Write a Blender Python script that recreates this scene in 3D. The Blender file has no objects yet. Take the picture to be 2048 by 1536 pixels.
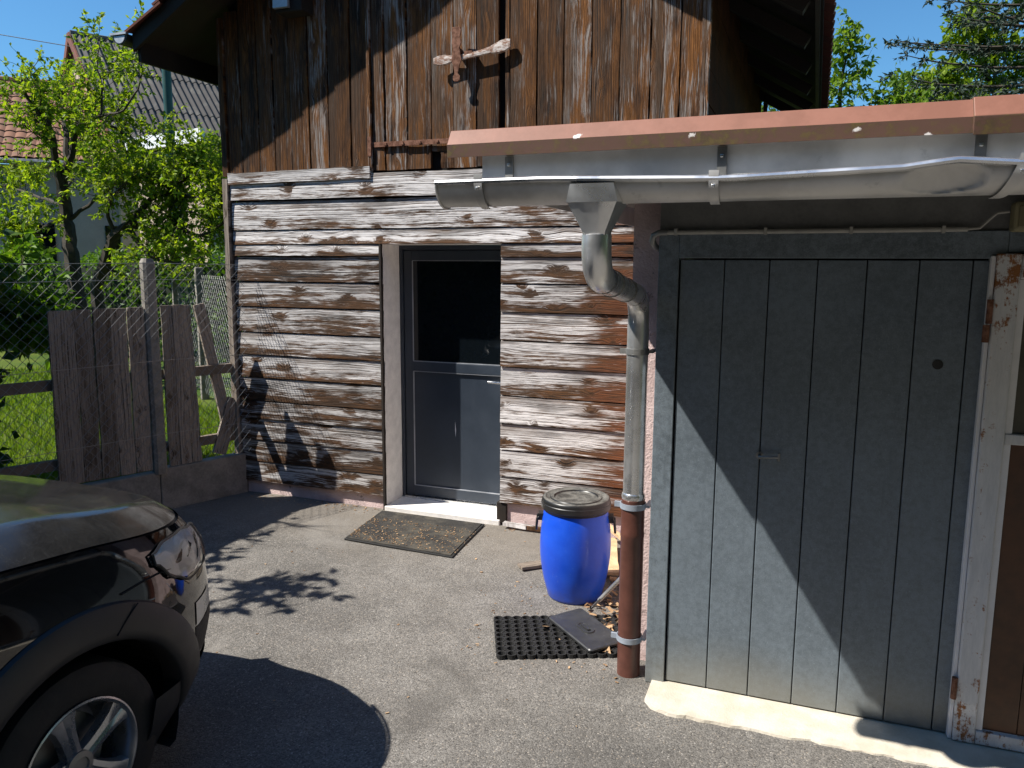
import bpy, math, random
from math import sin, cos, pi, radians, hypot, exp
from mathutils import Vector, Matrix
random.seed(7)
S = bpy.context.scene
COL = S.collection

# ---------------------------------------------------------------- camera
FPX, YAW, PITCH, ROLL = 1580.0, radians(20.8), radians(8.45), radians(.335)
CAM = Vector((0, 0, 1.9))
_f = Vector((-sin(YAW) * cos(PITCH), cos(YAW) * cos(PITCH), -sin(PITCH)))
_r0 = Vector((cos(YAW), sin(YAW), 0)); _u0 = _r0.cross(_f)
_r = _r0 * cos(ROLL) + _u0 * sin(ROLL); _u = -_r0 * sin(ROLL) + _u0 * cos(ROLL)
cd = bpy.data.cameras.new('camera'); cd.sensor_width = 36; cd.lens = FPX / 2048 * 36
cd.clip_start = .05; cd.clip_end = 2000
co = bpy.data.objects.new('camera', cd); COL.objects.link(co)
m = Matrix((_r, _u, -_f)).transposed().to_4x4(); m.translation = CAM
co.matrix_world = m; S.camera = co

# ---------------------------------------------------------------- sky and sun
SUN = Vector((.69, .43, -1.0)).normalized()          # direction the light travels
w = bpy.data.worlds.new('World'); S.world = w; w.use_nodes = True
nt = w.node_tree; bg = nt.nodes['Background']
sk = nt.nodes.new('ShaderNodeTexSky'); sk.sky_type = 'NISHITA'; sk.sun_disc = False
sk.sun_elevation = math.asin(-SUN.z); sk.sun_rotation = math.atan2(-SUN.x, -SUN.y)
sk.altitude = 300; sk.air_density = 1.25; sk.dust_density = .05; sk.ozone_density = 3.0
mxs = nt.nodes.new('ShaderNodeMix'); mxs.data_type = 'RGBA'; mxs.blend_type = 'MULTIPLY'; mxs.inputs['Factor'].default_value = 1
mxs.inputs[7].default_value = (.62, 1.08, 1.4, 1)        # deeper blue of the clear sky, the same in every direction
nt.links.new(sk.outputs[0], mxs.inputs[6]); nt.links.new(mxs.outputs[2], bg.inputs[0]); bg.inputs[1].default_value = .058
sl = bpy.data.lights.new('sun', 'SUN'); sl.energy = 5.0; sl.angle = radians(.53); sl.color = (1, .95, .87)
so = bpy.data.objects.new('sun', sl); COL.objects.link(so)
so.rotation_euler = SUN.to_track_quat('-Z', 'Y').to_euler()
S.view_settings.view_transform = 'Standard'; S.view_settings.look = 'None'
S.view_settings.exposure = .78; S.view_settings.gamma = 1
S.cycles.max_bounces = 6; S.cycles.diffuse_bounces = 3; S.cycles.glossy_bounces = 3; S.cycles.transmission_bounces = 4; S.cycles.transparent_max_bounces = 8; S.cycles.use_adaptive_sampling = True; S.cycles.adaptive_threshold = .012; S.cycles.use_denoising = True

# ---------------------------------------------------------------- helpers
def ray(px, py):
    return _f + _r * ((px - 1024) / FPX) - _u * ((py - 768) / FPX)
def WY(px, py, y):
    d = ray(px, py); return CAM + d * ((y - CAM.y) / d.y)
def WZ(px, py, z):
    d = ray(px, py); return CAM + d * ((z - CAM.z) / d.z)

class MB:
    def __init__(s): s.v = []; s.f = []; s.uv = None; s.uv2 = None
    def add(s, vs, fs):
        n = len(s.v); s.v += [tuple(p) for p in vs]; s.f += [tuple(i + n for i in f) for f in fs]; return s
    def box(s, x0, x1, y0, y1, z0, z1):
        return s.add([(x, y, z) for z in (z0, z1) for y in (y0, y1) for x in (x0, x1)],
                     [(0, 2, 3, 1), (4, 5, 7, 6), (0, 1, 5, 4), (2, 6, 7, 3), (0, 4, 6, 2), (1, 3, 7, 5)])
    def obox(s, c, ax, ay, az, hx, hy, hz):
        c, ax, ay, az = Vector(c), Vector(ax), Vector(ay), Vector(az)
        return s.add([c + ax * hx * i + ay * hy * j + az * hz * k for k in (-1, 1) for j in (-1, 1) for i in (-1, 1)],
                     [(0, 2, 3, 1), (4, 5, 7, 6), (0, 1, 5, 4), (2, 6, 7, 3), (0, 4, 6, 2), (1, 3, 7, 5)])
    def tube(s, path, r, n=10, caps=True):
        path = [Vector(p) for p in path]; rs = r if isinstance(r, (list, tuple)) else [r] * len(path)
        rings = []; prev = None
        for i, p in enumerate(path):
            t = (path[min(i + 1, len(path) - 1)] - path[max(i - 1, 0)]).normalized()
            if prev is None:
                a = Vector((0, 0, 1)) if abs(t.z) < .9 else Vector((1, 0, 0)); nrm = t.cross(a).normalized()
            else:
                nrm = (prev - t * prev.dot(t)).normalized()
            prev = nrm; b = t.cross(nrm)
            rings.append([p + (nrm * cos(2 * pi * k / n) + b * sin(2 * pi * k / n)) * rs[i] for k in range(n)])
        vs = [q for rg in rings for q in rg]; fs = []
        for i in range(len(path) - 1):
            for k in range(n):
                a = i * n + k; b2 = i * n + (k + 1) % n; fs.append((a, b2, b2 + n, a + n))
        if caps: fs += [tuple(range(n))[::-1], tuple(range((len(path) - 1) * n, len(path) * n))]
        return s.add(vs, fs)
    def lathe(s, prof, c=(0, 0, 0), n=32, axis='z'):
        vs = []; fs = []
        for (r, z) in prof:
            for k in range(n):
                a = 2 * pi * k / n
                q = (r * cos(a), r * sin(a), z)
                if axis == 'x': q = (q[2], q[0], q[1])
                vs.append((q[0] + c[0], q[1] + c[1], q[2] + c[2]))
        for i in range(len(prof) - 1):
            for k in range(n):
                fs.append((i * n + k, i * n + (k + 1) % n, (i + 1) * n + (k + 1) % n, (i + 1) * n + k))
        return s.add(vs, fs)
    def prism(s, poly, d0, d1, axis='y'):
        def P(a, b, d): return {'y': (a, d, b), 'x': (d, a, b), 'z': (a, b, d)}[axis]
        n = len(poly)
        vs = [P(a, b, d0) for a, b in poly] + [P(a, b, d1) for a, b in poly]
        fs = [tuple(range(n)), tuple(range(2 * n - 1, n - 1, -1))] + [(i, (i + 1) % n, (i + 1) % n + n, i + n) for i in range(n)]
        return s.add(vs, fs)
    def grid(s, rows):
        n = len(rows[0]); vs = [p for r in rows for p in r]
        fs = [(i * n + k, i * n + k + 1, (i + 1) * n + k + 1, (i + 1) * n + k) for i in range(len(rows) - 1) for k in range(n - 1)]
        return s.add(vs, fs)
    def mesh(s, name, mat, smooth=False):
        me = bpy.data.meshes.new(name); me.from_pydata(s.v, [], s.f); me.validate()
        if mat: me.materials.append(mat)
        if smooth:
            me.polygons.foreach_set('use_smooth', [True] * len(me.polygons))
            try: me.set_sharp_from_angle(angle=radians(smooth if smooth is not True else 40))
            except Exception: pass
        return me
    def build(s, name, mat, parent=None, smooth=False, bevel=0, recalc=True):
        me = s.mesh(name, mat, smooth)
        if recalc:
            import bmesh
            bm = bmesh.new(); bm.from_mesh(me); bmesh.ops.recalc_face_normals(bm, faces=bm.faces); bm.to_mesh(me); bm.free()
        return link(name, me, parent, bevel)

def link(name, me, parent=None, bevel=0):
    o = bpy.data.objects.new(name, me); COL.objects.link(o)
    if parent is not None:
        o.parent = parent
        if parent.type == 'EMPTY': o.matrix_parent_inverse = Matrix.Translation(-parent.location)
    if bevel:
        b = o.modifiers.new('bevel', 'BEVEL'); b.width = bevel; b.segments = 2; b.limit_method = 'ANGLE'; b.angle_limit = radians(40)
    return o
def empty(name, loc, label, cat, group=None):
    o = bpy.data.objects.new(name, None); COL.objects.link(o); o.location = loc; o.empty_display_size = .1
    return tag(o, label, cat, group)
def tag(o, label=None, cat=None, group=None, kind=None):
    if label: o['label'] = label
    if cat: o['category'] = cat
    if group: o['group'] = group
    if kind: o['kind'] = kind
    return o

# ---------------------------------------------------------------- material helpers
class NT:
    def __init__(s, name):
        s.m = bpy.data.materials.new(name); s.m.use_nodes = True; s.t = s.m.node_tree
        s.b = s.t.nodes['Principled BSDF']; s.out = s.t.nodes['Material Output']
    def n(s, t, **k):
        nd = s.t.nodes.new('ShaderNode' + t)
        for a, v in k.items(): setattr(nd, a, v)
        return nd
    def put(s, sock, v):
        if hasattr(v, 'is_output'): s.t.links.new(v, sock)
        elif isinstance(v, (tuple, list)) and sock.type == 'RGBA' and len(v) == 3: sock.default_value = (*v, 1)
        else: sock.default_value = v
    def ma(s, op, a, b=0, c=None, clamp=False):
        nd = s.n('Math', operation=op, use_clamp=clamp); s.put(nd.inputs[0], a); s.put(nd.inputs[1], b)
        if c is not None: s.put(nd.inputs[2], c)
        return nd.outputs[0]
    def mix(s, f, a, b, blend='MIX'):
        nd = s.n('Mix', data_type='RGBA', blend_type=blend); s.put(nd.inputs['Factor'], f)
        s.put(nd.inputs[6], a); s.put(nd.inputs[7], b); return nd.outputs[2]
    def mr(s, v, a, b, c=0, d=1, smooth=True):
        nd = s.n('MapRange', interpolation_type='SMOOTHSTEP' if smooth else 'LINEAR'); s.put(nd.inputs[0], v)
        for i, q in enumerate((a, b, c, d)): s.put(nd.inputs[i + 1], q)
        return nd.outputs[0]
    def noise(s, vec, scale, det=2, rough=.5, dim='3D', w=None, dist=0):
        nd = s.n('TexNoise', noise_dimensions=dim)
        if vec is not None and dim != '1D': s.put(nd.inputs['Vector'], vec)
        if w is not None: s.put(nd.inputs['W'], w)
        s.put(nd.inputs['Scale'], scale); s.put(nd.inputs['Detail'], det); s.put(nd.inputs['Roughness'], rough); s.put(nd.inputs['Distortion'], dist)
        return nd.outputs['Fac']
    def vor(s, vec, scale, dim='3D', feat='F1', rand=1):
        nd = s.n('TexVoronoi', voronoi_dimensions=dim, feature=feat); s.put(nd.inputs['Vector'], vec); s.put(nd.inputs['Scale'], scale)
        s.put(nd.inputs['Randomness'], rand); return nd
    def co(s, which='Object'): return s.n('TexCoord').outputs[which]
    def pos(s): return s.n('NewGeometry').outputs['Position']
    def uv(s, name): return s.n('UVMap', uv_map=name).outputs[0]
    def sep(s, v): nd = s.n('SeparateXYZ'); s.put(nd.inputs[0], v); return nd.outputs
    def comb(s, x, y=0, z=0):
        nd = s.n('CombineXYZ'); s.put(nd.inputs[0], x); s.put(nd.inputs[1], y); s.put(nd.inputs[2], z); return nd.outputs[0]
    def vmul(s, v, k):
        nd = s.n('VectorMath', operation='MULTIPLY'); s.put(nd.inputs[0], v); nd.inputs[1].default_value = k; return nd.outputs[0]
    def bump(s, h, strength=.3, dist=.01, nrm=None):
        nd = s.n('Bump'); s.put(nd.inputs['Height'], h); nd.inputs['Strength'].default_value = strength; nd.inputs['Distance'].default_value = dist
        if nrm is not None: s.put(nd.inputs['Normal'], nrm)
        s.t.links.new(nd.outputs[0], s.b.inputs['Normal']); return nd.outputs[0]
    def set(s, col=None, rough=None, metal=None, spec=None, **k):
        if col is not None: s.put(s.b.inputs['Base Color'], col)
        if rough is not None: s.put(s.b.inputs['Roughness'], rough)
        if metal is not None: s.put(s.b.inputs['Metallic'], metal)
        if spec is not None: s.put(s.b.inputs['Specular IOR Level'], spec)
        for a, v in k.items(): s.put(s.b.inputs[a.replace('_', ' ')], v)
        return s.m
    def rand(s): return s.n('ObjectInfo').outputs['Random']

def plain(name, col, rough=.6, metal=0, var=.25, scale=8, bump=.0, spec=.5):
    t = NT(name); p = t.pos()
    a = t.noise(p, scale, 5, .6)
    b = t.noise(p, scale * 9, 3, .6)
    f = t.ma('ADD', t.ma('MULTIPLY', a, .7), t.ma('MULTIPLY', b, .3))
    f = t.mr(f, .3, .7)
    lo = tuple(c * (1 - var) for c in col); hi = tuple(min(1, c * (1 + var)) for c in col)
    t.set(t.mix(f, lo, hi), t.mr(a, .3, .7, max(.03, rough - .08), min(1, rough + .08)), metal, spec)
    if bump: t.bump(b, bump, .004)
    return t.m

def wood(name, bleach, stain, stain2, dark, thr, bias=0., knot=(4.2, 8.5), ring=105, grey=(.17, .14, .125), sharp=.2, kstain=.3, bumpS=.8, gl=.6, dry=.34, kon=.55, soil=.0, shelter=False, tonev=(.75, 1.15)):
    """weathered softwood: u runs along the board, v across it (metres)"""
    t = NT(name); uv = t.uv('UVMap'); u, v, _ = t.sep(uv); nu, nv, _ = t.sep(t.uv('NV'))
    low = t.noise(t.comb(t.ma('MULTIPLY', u, 1.4), t.ma('MULTIPLY', v, 4.)), 1, 2, .5, '2D')
    vo = t.vor(t.comb(t.ma('MULTIPLY', u, knot[0]), t.ma('MULTIPLY', v, knot[1])), 1, '2D')
    d = vo.outputs['Distance']; rc, rg, _ = t.sep(vo.outputs['Color'])
    on = t.ma('GREATER_THAN', rc, kon)
    ksz = t.mr(rg, 0, 1, .24, .46, False)
    k = t.ma('MULTIPLY', t.mr(d, .0, ksz, 1, 0), on)
    ro = t.rand(); r2 = t.ma('FRACT', t.ma('MULTIPLY', ro, 17.31)); r3 = t.ma('FRACT', t.ma('MULTIPLY', ro, 53.7))
    F0 = t.ma('ADD', t.ma('MULTIPLY', v, t.mr(r2, 0, 1, ring * .62, ring * 1.3, False)), t.ma('MULTIPLY', low, t.mr(r3, 0, 1, 2, 8, False)))
    F = t.ma('ADD', F0, t.ma('MULTIPLY', k, 3.))
    line = t.noise(None, .95, 2, .6, '1D', w=F)
    line = t.mr(line, .43, .62)
    fib = t.noise(t.comb(t.ma('MULTIPLY', u, 9.), t.ma('MULTIPLY', F0, 2.6)), 1, 3, .65, '2D')
    fibc = t.mr(fib, .42, .60)
    patch = t.noise(t.comb(t.ma('MULTIPLY', u, 3.2), t.ma('MULTIPLY', v, 12.)), 1, 5, .7, '2D')
    streak = t.noise(t.comb(t.ma('MULTIPLY', u, 1.7), t.ma('MULTIPLY', F, .30)), 1, 3, .6, '2D')
    wv = t.ma('ADD', t.ma('MULTIPLY', patch, .45), t.ma('MULTIPLY', streak, .55))
    wv = t.ma('ADD', wv, t.ma('MULTIPLY', t.ma('SUBTRACT', .5, nv), t.mr(r3, 0, 1, bias * .35, bias * 1.5, False)))
    kp = t.ma('MULTIPLY', t.mr(t.ma('ADD', d, t.ma('MULTIPLY', t.ma('SUBTRACT', patch, .5), .5)), .05, t.ma('ADD', ksz, .18), 1, 0), on)
    wv = t.ma('SUBTRACT', wv, t.ma('MULTIPLY', kp, kstain))
    wv = t.ma('ADD', wv, t.ma('MULTIPLY', t.ma('SUBTRACT', ro, .5), .15))
    wv = t.ma('ADD', wv, t.ma('MULTIPLY', t.ma('SUBTRACT', fib, .5), -dry))
    wv = t.ma('ADD', wv, t.ma('MULTIPLY', t.ma('SUBTRACT', line, .5), -.05))
    shl = None
    if shelter:      # boards by the garage corner have kept their red-brown stain
        wx = t.sep(t.pos())[0]; shl = t.mr(t.ma('ADD', wx, t.ma('MULTIPLY', t.ma('SUBTRACT', patch, .5), .9)), -1.6, -1.1)
        wv = t.ma('SUBTRACT', wv, t.ma('MULTIPLY', shl, .2))
    ble = t.mr(wv, thr - sharp / 2, thr + sharp / 2)
    tone = t.noise(t.comb(t.ma('MULTIPLY', u, 2.5), t.ma('MULTIPLY', v, 13.)), 1, 3, .6, '2D')
    st = t.mix(t.mr(tone, .38, .62), stain, stain2)
    if shl is not None: st = t.mix(t.ma('MULTIPLY', shl, .85), st, (.2, .062, .02))
    st = t.mix(t.mr(tone, .56, .74, 0, .8), st, dark)
    br = t.mix(t.ma('MULTIPLY', t.ma('MAXIMUM', line, fibc), .55), st, dark)
    sil = t.mix(t.ma('MULTIPLY', t.ma('ADD', t.ma('MULTIPLY', line, .6), t.ma('MULTIPLY', fibc, .4)), gl), bleach, grey)
    sil = t.mix(t.mr(t.ma('MULTIPLY', line, fibc), .35, .95, 0, .85), sil, dark)
    col = t.mix(ble, br, sil)
    if soil:
        so_ = t.noise(t.comb(t.ma('MULTIPLY', u, 1.3), t.ma('MULTIPLY', v, 7.)), 1.0, 4, .62, '2D')
        so_ = t.ma('ADD', so_, t.ma('MULTIPLY', t.ma('SUBTRACT', nv, .55), .32)); so_ = t.ma('ADD', so_, t.ma('MULTIPLY', t.ma('SUBTRACT', line, .5), .12))
        col = t.mix(t.mr(so_, .46, .68, 0, soil), col, t.mix(t.mr(tone, .4, .6), (.045, .034, .027), (.10, .06, .035)))
    tv = t.mr(t.rand(), 0, 1, tonev[0], tonev[1], False); col = t.mix(1, col, t.comb(tv, tv, tv), 'MULTIPLY')
    core = t.ma('MULTIPLY', t.mr(t.ma('ADD', d, t.ma('MULTIPLY', t.ma('SUBTRACT', fib, .5), .10)), .05, .11, 1, 0), on)
    col = t.mix(t.ma('MULTIPLY', core, .8), col, tuple(c * .45 for c in stain))
    ck = t.noise(t.comb(t.ma('MULTIPLY', u, 1.0), t.ma('MULTIPLY', F, .8)), 1.0, 2, .55, '2D')
    ck = t.mr(ck, .68, .71)
    col = t.mix(t.ma('MULTIPLY', ck, .9), col, (.010, .008, .007))
    t.set(col, t.mr(fib, .3, .7, .62, .9), 0, .25)
    h = t.ma('ADD', t.ma('MULTIPLY', line, -.7), t.ma('MULTIPLY', fib, -.6))
    h = t.ma('SUBTRACT', h, t.ma('MULTIPLY', ck, 1.2)); h = t.ma('ADD', h, t.ma('MULTIPLY', core, .3))
    t.bump(h, bumpS, .0035)
    return t.m

M = {}
M['silver_wood'] = wood('silver_weathered_wood', (.74, .715, .70), (.085, .042, .018), (.155, .068, .023), (.032, .022, .016), .465, bias=-.24, kstain=.17, soil=.66, gl=.5, sharp=.16, kon=.68, bumpS=.55, shelter=True, tonev=(.66, 1.1))
M['brown_wood'] = wood('brown_weathered_wood', (.31, .275, .25), (.25, .096, .019), (.135, .052, .013), (.016, .010, .007), .59, bias=0, knot=(2.6, 6.5), grey=(.075, .06, .05), sharp=.14, kstain=.05, ring=140, gl=.8, dry=.36, soil=.62, tonev=(.6, 1.2))
M['grey_wood'] = wood('grey_fence_wood', (.30, .25, .205), (.165, .12, .085), (.2, .155, .115), (.045, .034, .025), .42, bias=0, grey=(.14, .115, .095), sharp=.3, kstain=.1, bumpS=.4, gl=.5)
M['rail_wood'] = plain('grey_rail_wood', (.15, .115, .085), .85, 0, .3, 9, .3)
M['plate_plastic'] = plain('grey_black_plastic', (.035, .036, .038), .42, 0, .2, 12, .05)
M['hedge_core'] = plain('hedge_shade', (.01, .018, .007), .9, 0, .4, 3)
M['side_wood'] = plain('dark_side_wood', (.05, .021, .010), .9, 0, .5, 5, .3, 0.05)
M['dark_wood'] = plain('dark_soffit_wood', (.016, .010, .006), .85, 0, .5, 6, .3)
M['pale_wood'] = plain('pale_split_wood', (.55, .38, .22), .75, 0, .3, 12, .3)
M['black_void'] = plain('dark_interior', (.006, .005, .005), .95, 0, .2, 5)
M['white_render'] = plain('white_reveal_render', (.78, .75, .71), .8, 0, .12, 14, .25)
M['grey_render'] = plain('grey_wall_render', (.16, .16, .155), .85, 0, .2, 9, .3)
M['anthracite'] = plain('anthracite_door_paint', (.03, .04, .056), .4, 0, .12, 4)
M['steel'] = plain('bare_handle_steel', (.7, .7, .7), .3, 1, .1, 20)
M['rubber'] = plain('black_rubber', (.013, .013, .013), .7, 0, .4, 60, .3)
M['black_plastic'] = plain('black_plastic', (.014, .014, .015), .38, 0, .3, 14, .05)
M['grey_clamp'] = plain('grey_clamp', (.32, .36, .42), .5, .2, .12, 20)
M['cream_pvc'] = plain('cream_conduit', (.36, .35, .32), .6, 0, .15, 20)
M['concrete'] = plain('grey_concrete', (.22, .2, .172), .9, 0, .35, 7, .6)
M['cream_concrete'] = plain('cream_step_concrete', (.6, .54, .43), .9, 0, .16, 9, .5)
M['green_metal'] = plain('green_painted_pole', (.02, .07, .055), .5, .2, .2, 3)

def t_asphalt():
    t = NT('worn_asphalt'); p = t.pos()
    st = t.vor(p, 165); sc, sg, sb = t.sep(st.outputs['Color'])
    big = t.noise(p, .8, 5, .62); mid = t.noise(p, 4.5, 5, .68); fine = t.noise(p, 330, 3, .7)
    base = t.mix(t.mr(big, .36, .64), (.115, .108, .099), (.205, .192, .175))
    base = t.mix(t.mr(mid, .35, .7, 0, .7), base, (.13, .12, .108))
    base = t.mix(t.mr(t.noise(p, 1.7, 6, .7), .56, .66, 0, .5), base, (.215, .2, .18))
    sp = t.ma('ADD', t.mr(sc, 0, 1, .62, 1.28, False), t.ma('MULTIPLY', t.ma('SUBTRACT', fine, .5), .8))
    base = t.mix(1, base, t.comb(sp, sp, sp), 'MULTIPLY')
    base = t.mix(t.mr(sg, .92, .98, 0, .6), base, t.mix(sb, (.42, .40, .37), (.30, .24, .18)))
    base = t.mix(t.mr(sg, .10, .03, 0, .6), base, (.035, .034, .033))
    x, y, z = t.sep(p)
    dn = t.noise(p, 2.2, 4, .6)
    dust = t.ma('MULTIPLY', t.mr(t.ma('ADD', y, t.ma('MULTIPLY', dn, 1.2)), 4.75, 5.75), .6)
    base = t.mix(dust, base, (.20, .175, .145))
    blot = t.noise(p, 1.15, 5, .66, dist=.6); base = t.mix(t.mr(blot, .54, .66, 0, .5), base, (.075, .07, .063)); base = t.mix(t.mr(blot, .42, .33, 0, .45), base, (.235, .22, .2))
    t.set(base, .88, 0, .3)
    h = t.ma('ADD', t.ma('MULTIPLY', st.outputs['Distance'], -1), t.ma('MULTIPLY', fine, .6))
    t.bump(h, .55, .004); return t.m
M['asphalt'] = t_asphalt()

def t_pink():
    t = NT('pink_rough_render'); p = t.pos()
    a = t.noise(p, 6, 6, .65); b = t.noise(p, 90, 4, .6)
    col = t.mix(t.mr(a, .35, .65), (.56, .42, .40), (.7, .55, .53))
    col = t.mix(t.mr(t.noise(p, 11, 5, .7), .62, .68, 0, .8), col, (.2, .16, .15))
    t.set(col, .9, 0, .2); t.bump(t.ma('ADD', b, a), .6, .008); return t.m
M['pink'] = t_pink()

def t_galv(name, base, var, rough, metal, flake=55):
    t = NT(name); p = t.pos(); q = t.vmul(p, (1, .2, 1))
    n = t.noise(p, 2.4, 5, .62); mott = t.noise(p, flake, 4, .75); fine = t.noise(p, 190, 3, .7)
    f = t.ma('ADD', t.ma('MULTIPLY', mott, .45), t.ma('ADD', t.ma('MULTIPLY', n, .3), t.ma('MULTIPLY', fine, .3)))
    lo = tuple(c * (1 - var) for c in base); hi = tuple(c * (1 + var) for c in base)
    col = t.mix(t.mr(f, .36, .68), lo, hi)
    sp = t.mr(t.noise(t.vmul(p, (1.3, 1, .8)), 140, 3, .75, dist=.4), .60, .70, 0, .5)
    col = t.mix(sp, col, tuple(min(1, c * 1.8) for c in base))
    st = t.noise(t.vmul(p, (22, 1, 1.6)), 1, 3, .6); col = t.mix(t.mr(st, .6, .75, 0, .35), col, lo)
    z = t.sep(p)[2]
    grime = t.mr(t.ma('ADD', z, t.ma('MULTIPLY', n, .25)), .12, .42, .5, 0)
    col = t.mix(grime, col, (.24, .225, .18))
    t.set(col, t.mr(f, .35, .7, rough - .08, rough + .1), metal, .4); t.bump(fine, .08, .002); return t.m
M['galv_door'] = t_galv('dull_galvanised_door', (.155, .188, .218), .24, .44, .25, 40)
M['galv_frame'] = t_galv('galvanised_frame', (.165, .198, .226), .38, .42, .28, 26)

def t_zinc(name, c, rough, met=.9):
    t = NT(name); p = t.pos(); n = t.noise(p, 5, 5, .6); s2 = t.noise(t.vmul(p, (60, 4, 4)), 1, 3, .6)
    col = t.mix(t.mr(n, .3, .7), tuple(x * .8 for x in c), tuple(min(1, x * 1.15) for x in c))
    col = t.mix(t.mr(t.noise(p, 14, 5, .7), .6, .72, 0, .35), col, tuple(x * .45 for x in c))
    t.set(col, t.mr(n, .3, .7, rough - .06, rough + .1), met, .5)
    t.bump(t.noise(p, 7, 2, .5), .06, .02); return t.m
M['zinc'] = t_zinc('zinc_gutter', (.6, .59, .57), .5, .65)
M['pipe'] = t_zinc('bright_zinc_pipe', (.72, .72, .71), .27, .85)
M['strap'] = t_zinc('grey_strap', (.3, .3, .29), .5)
M['fascia'] = t_zinc('pale_fascia_sheet', (.6, .6, .59), .5, .35)

def t_cap():
    t = NT('terracotta_metal_cap'); p = t.pos(); g = t.n('NewGeometry'); nz = t.sep(g.outputs['Normal'])[2]
    n = t.noise(p, 7, 6, .7); n2 = t.noise(p, 38, 5, .7)
    col = t.mix(t.mr(n, .35, .65), (.215, .092, .06), (.265, .116, .078))
    lich = t.mr(t.ma('ADD', t.ma('MULTIPLY', n, .45), t.ma('MULTIPLY', n2, .55)), .46, .6)
    lich = t.ma('MULTIPLY', lich, t.mr(nz, .35, .2))
    grime = t.mr(nz, .4, .2, 0, .95)
    col = t.mix(grime, col, (.10, .055, .04))
    col = t.mix(t.ma('MULTIPLY', lich, .85), col, t.mix(t.mr(n2, .4, .62), (.04, .03, .018), (.11, .082, .025)))
    xx, yy, zz = t.sep(p); sp = t.vor(t.comb(xx, t.ma('MULTIPLY', zz, 1.5)), 11, '2D'); dsp = t.mr(t.ma('ADD', sp.outputs['Distance'], t.ma('MULTIPLY', n2, .6)), .42, .36)
    dsp = t.ma('MULTIPLY', dsp, t.ma('GREATER_THAN', t.sep(sp.outputs['Color'])[0], .82))
    col = t.mix(t.ma('MULTIPLY', dsp, .85), col, (.8, .76, .72))
    t.set(col, .55, 0, .3); t.bump(n2, .12, .004); return t.m
M['cap'] = t_cap()

def t_rusty():
    t = NT('rusty_white_paint'); p = t.pos(); n = t.noise(p, 16, 8, .78); n2 = t.noise(t.vmul(p, (45, 45, 7)), 1, 6, .75)
    z = t.sep(p)[2]
    endz = t.ma('MAXIMUM', t.mr(z, .45, .02, 0, .075), t.mr(z, 1.45, 1.92, 0, .085))
    f = t.ma('ADD', t.ma('ADD', t.ma('MULTIPLY', n, .6), t.ma('MULTIPLY', n2, .4)), endz)
    r = t.mr(f, .565, .63)
    white = t.mix(t.mr(n2, .3, .7), (.56, .57, .58), (.7, .7, .7))
    rust = t.mix(t.mr(n2, .35, .65), (.16, .06, .02), (.3, .13, .05))
    t.set(t.mix(r, white, rust), t.mr(r, 0, 1, .5, .9), 0, .3); t.bump(t.ma('ADD', r, t.ma('MULTIPLY', n2, .4)), .3, .004); return t.m
M['rusty'] = t_rusty()
def t_rust():
    t = NT('rusted_iron'); p = t.pos(); n = t.noise(p, 40, 6, .7)
    t.set(t.mix(t.mr(n, .35, .65), (.11, .045, .025), (.26, .13, .085)), .85, .1, .3); t.bump(n, .5, .004); return t.m
M['rust'] = t_rust()
def t_palewood_latch():
    t = NT('flaking_painted_iron'); p = t.pos(); n = t.noise(t.vmul(p, (25, 25, 60)), 1, 5, .7)
    t.set(t.mix(t.mr(n, .4, .6), (.27, .15, .1), (.66, .6, .55)), .8, 0, .3); t.bump(n, .5, .004); return t.m
M['latch'] = t_palewood_latch()
def t_brownpipe():
    t = NT('brown_cast_pipe'); p = t.pos(); n = t.noise(p, 12, 5, .6); s2 = t.noise(t.vmul(p, (4, 4, 60)), 1, 3, .7)
    col = t.mix(t.mr(n, .3, .7), (.075, .028, .02), (.11, .042, .03))
    col = t.mix(t.mr(s2, .68, .75, 0, .4), col, (.2, .12, .1))
    t.set(col, .38, 0, .5); return t.m
M['brown_pipe'] = t_brownpipe()
def t_barrel():
    t = NT('blue_polyethylene'); p = t.co('Object'); n = t.noise(p, 5, 5, .6); s2 = t.noise(p, 45, 4, .7)
    col = t.mix(t.mr(n, .3, .7), (.006, .06, .52), (.01, .085, .62))
    col = t.mix(t.mr(s2, .60, .74, 0, .4), col, (.10, .18, .5)); sc_ = t.noise(t.vmul(p, (40, 40, 9)), 1, 4, .75); col = t.mix(t.mr(sc_, .66, .74, 0, .5), col, (.2, .27, .55))
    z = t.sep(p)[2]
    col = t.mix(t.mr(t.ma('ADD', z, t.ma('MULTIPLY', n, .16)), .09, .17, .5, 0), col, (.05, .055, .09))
    t.set(col, t.mr(n, .3, .7, .3, .42), 0, .5); t.bump(n, .05, .01); return t.m
M['barrel'] = t_barrel()
def t_lid():
    t = NT('dusty_black_lid'); p = t.co('Object'); n = t.noise(p, 14, 5, .65); nz = t.sep(t.n('NewGeometry').outputs['Normal'])[2]
    d = t.ma('MULTIPLY', t.mr(nz, .6, .95), t.mr(n, .35, .65, .25, .9))
    t.set(t.mix(d, (.013, .013, .013), (.15, .145, .13)), t.mr(d, 0, 1, .35, .85), 0, .5); return t.m
M['lid'] = t_lid()
def t_glass():
    t = NT('dark_window_glass'); t.set((.004, .006, .008), .02, 0, .6); return t.m
M['glass'] = t_glass()
def t_mat():
    t = NT('bristle_doormat'); p = t.pos(); n = t.noise(p, 300, 2, .7); b = t.noise(p, 6, 5, .65)
    c = t.mix(t.mr(n, .3, .7), (.02, .02, .02), (.06, .057, .053)); c = t.mix(t.mr(b, .42, .66, 0, .6), c, (.13, .115, .09))
    t.set(c, .95, 0, .2); t.bump(n, .8, .004); return t.m
M['mat'] = t_mat()
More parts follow.
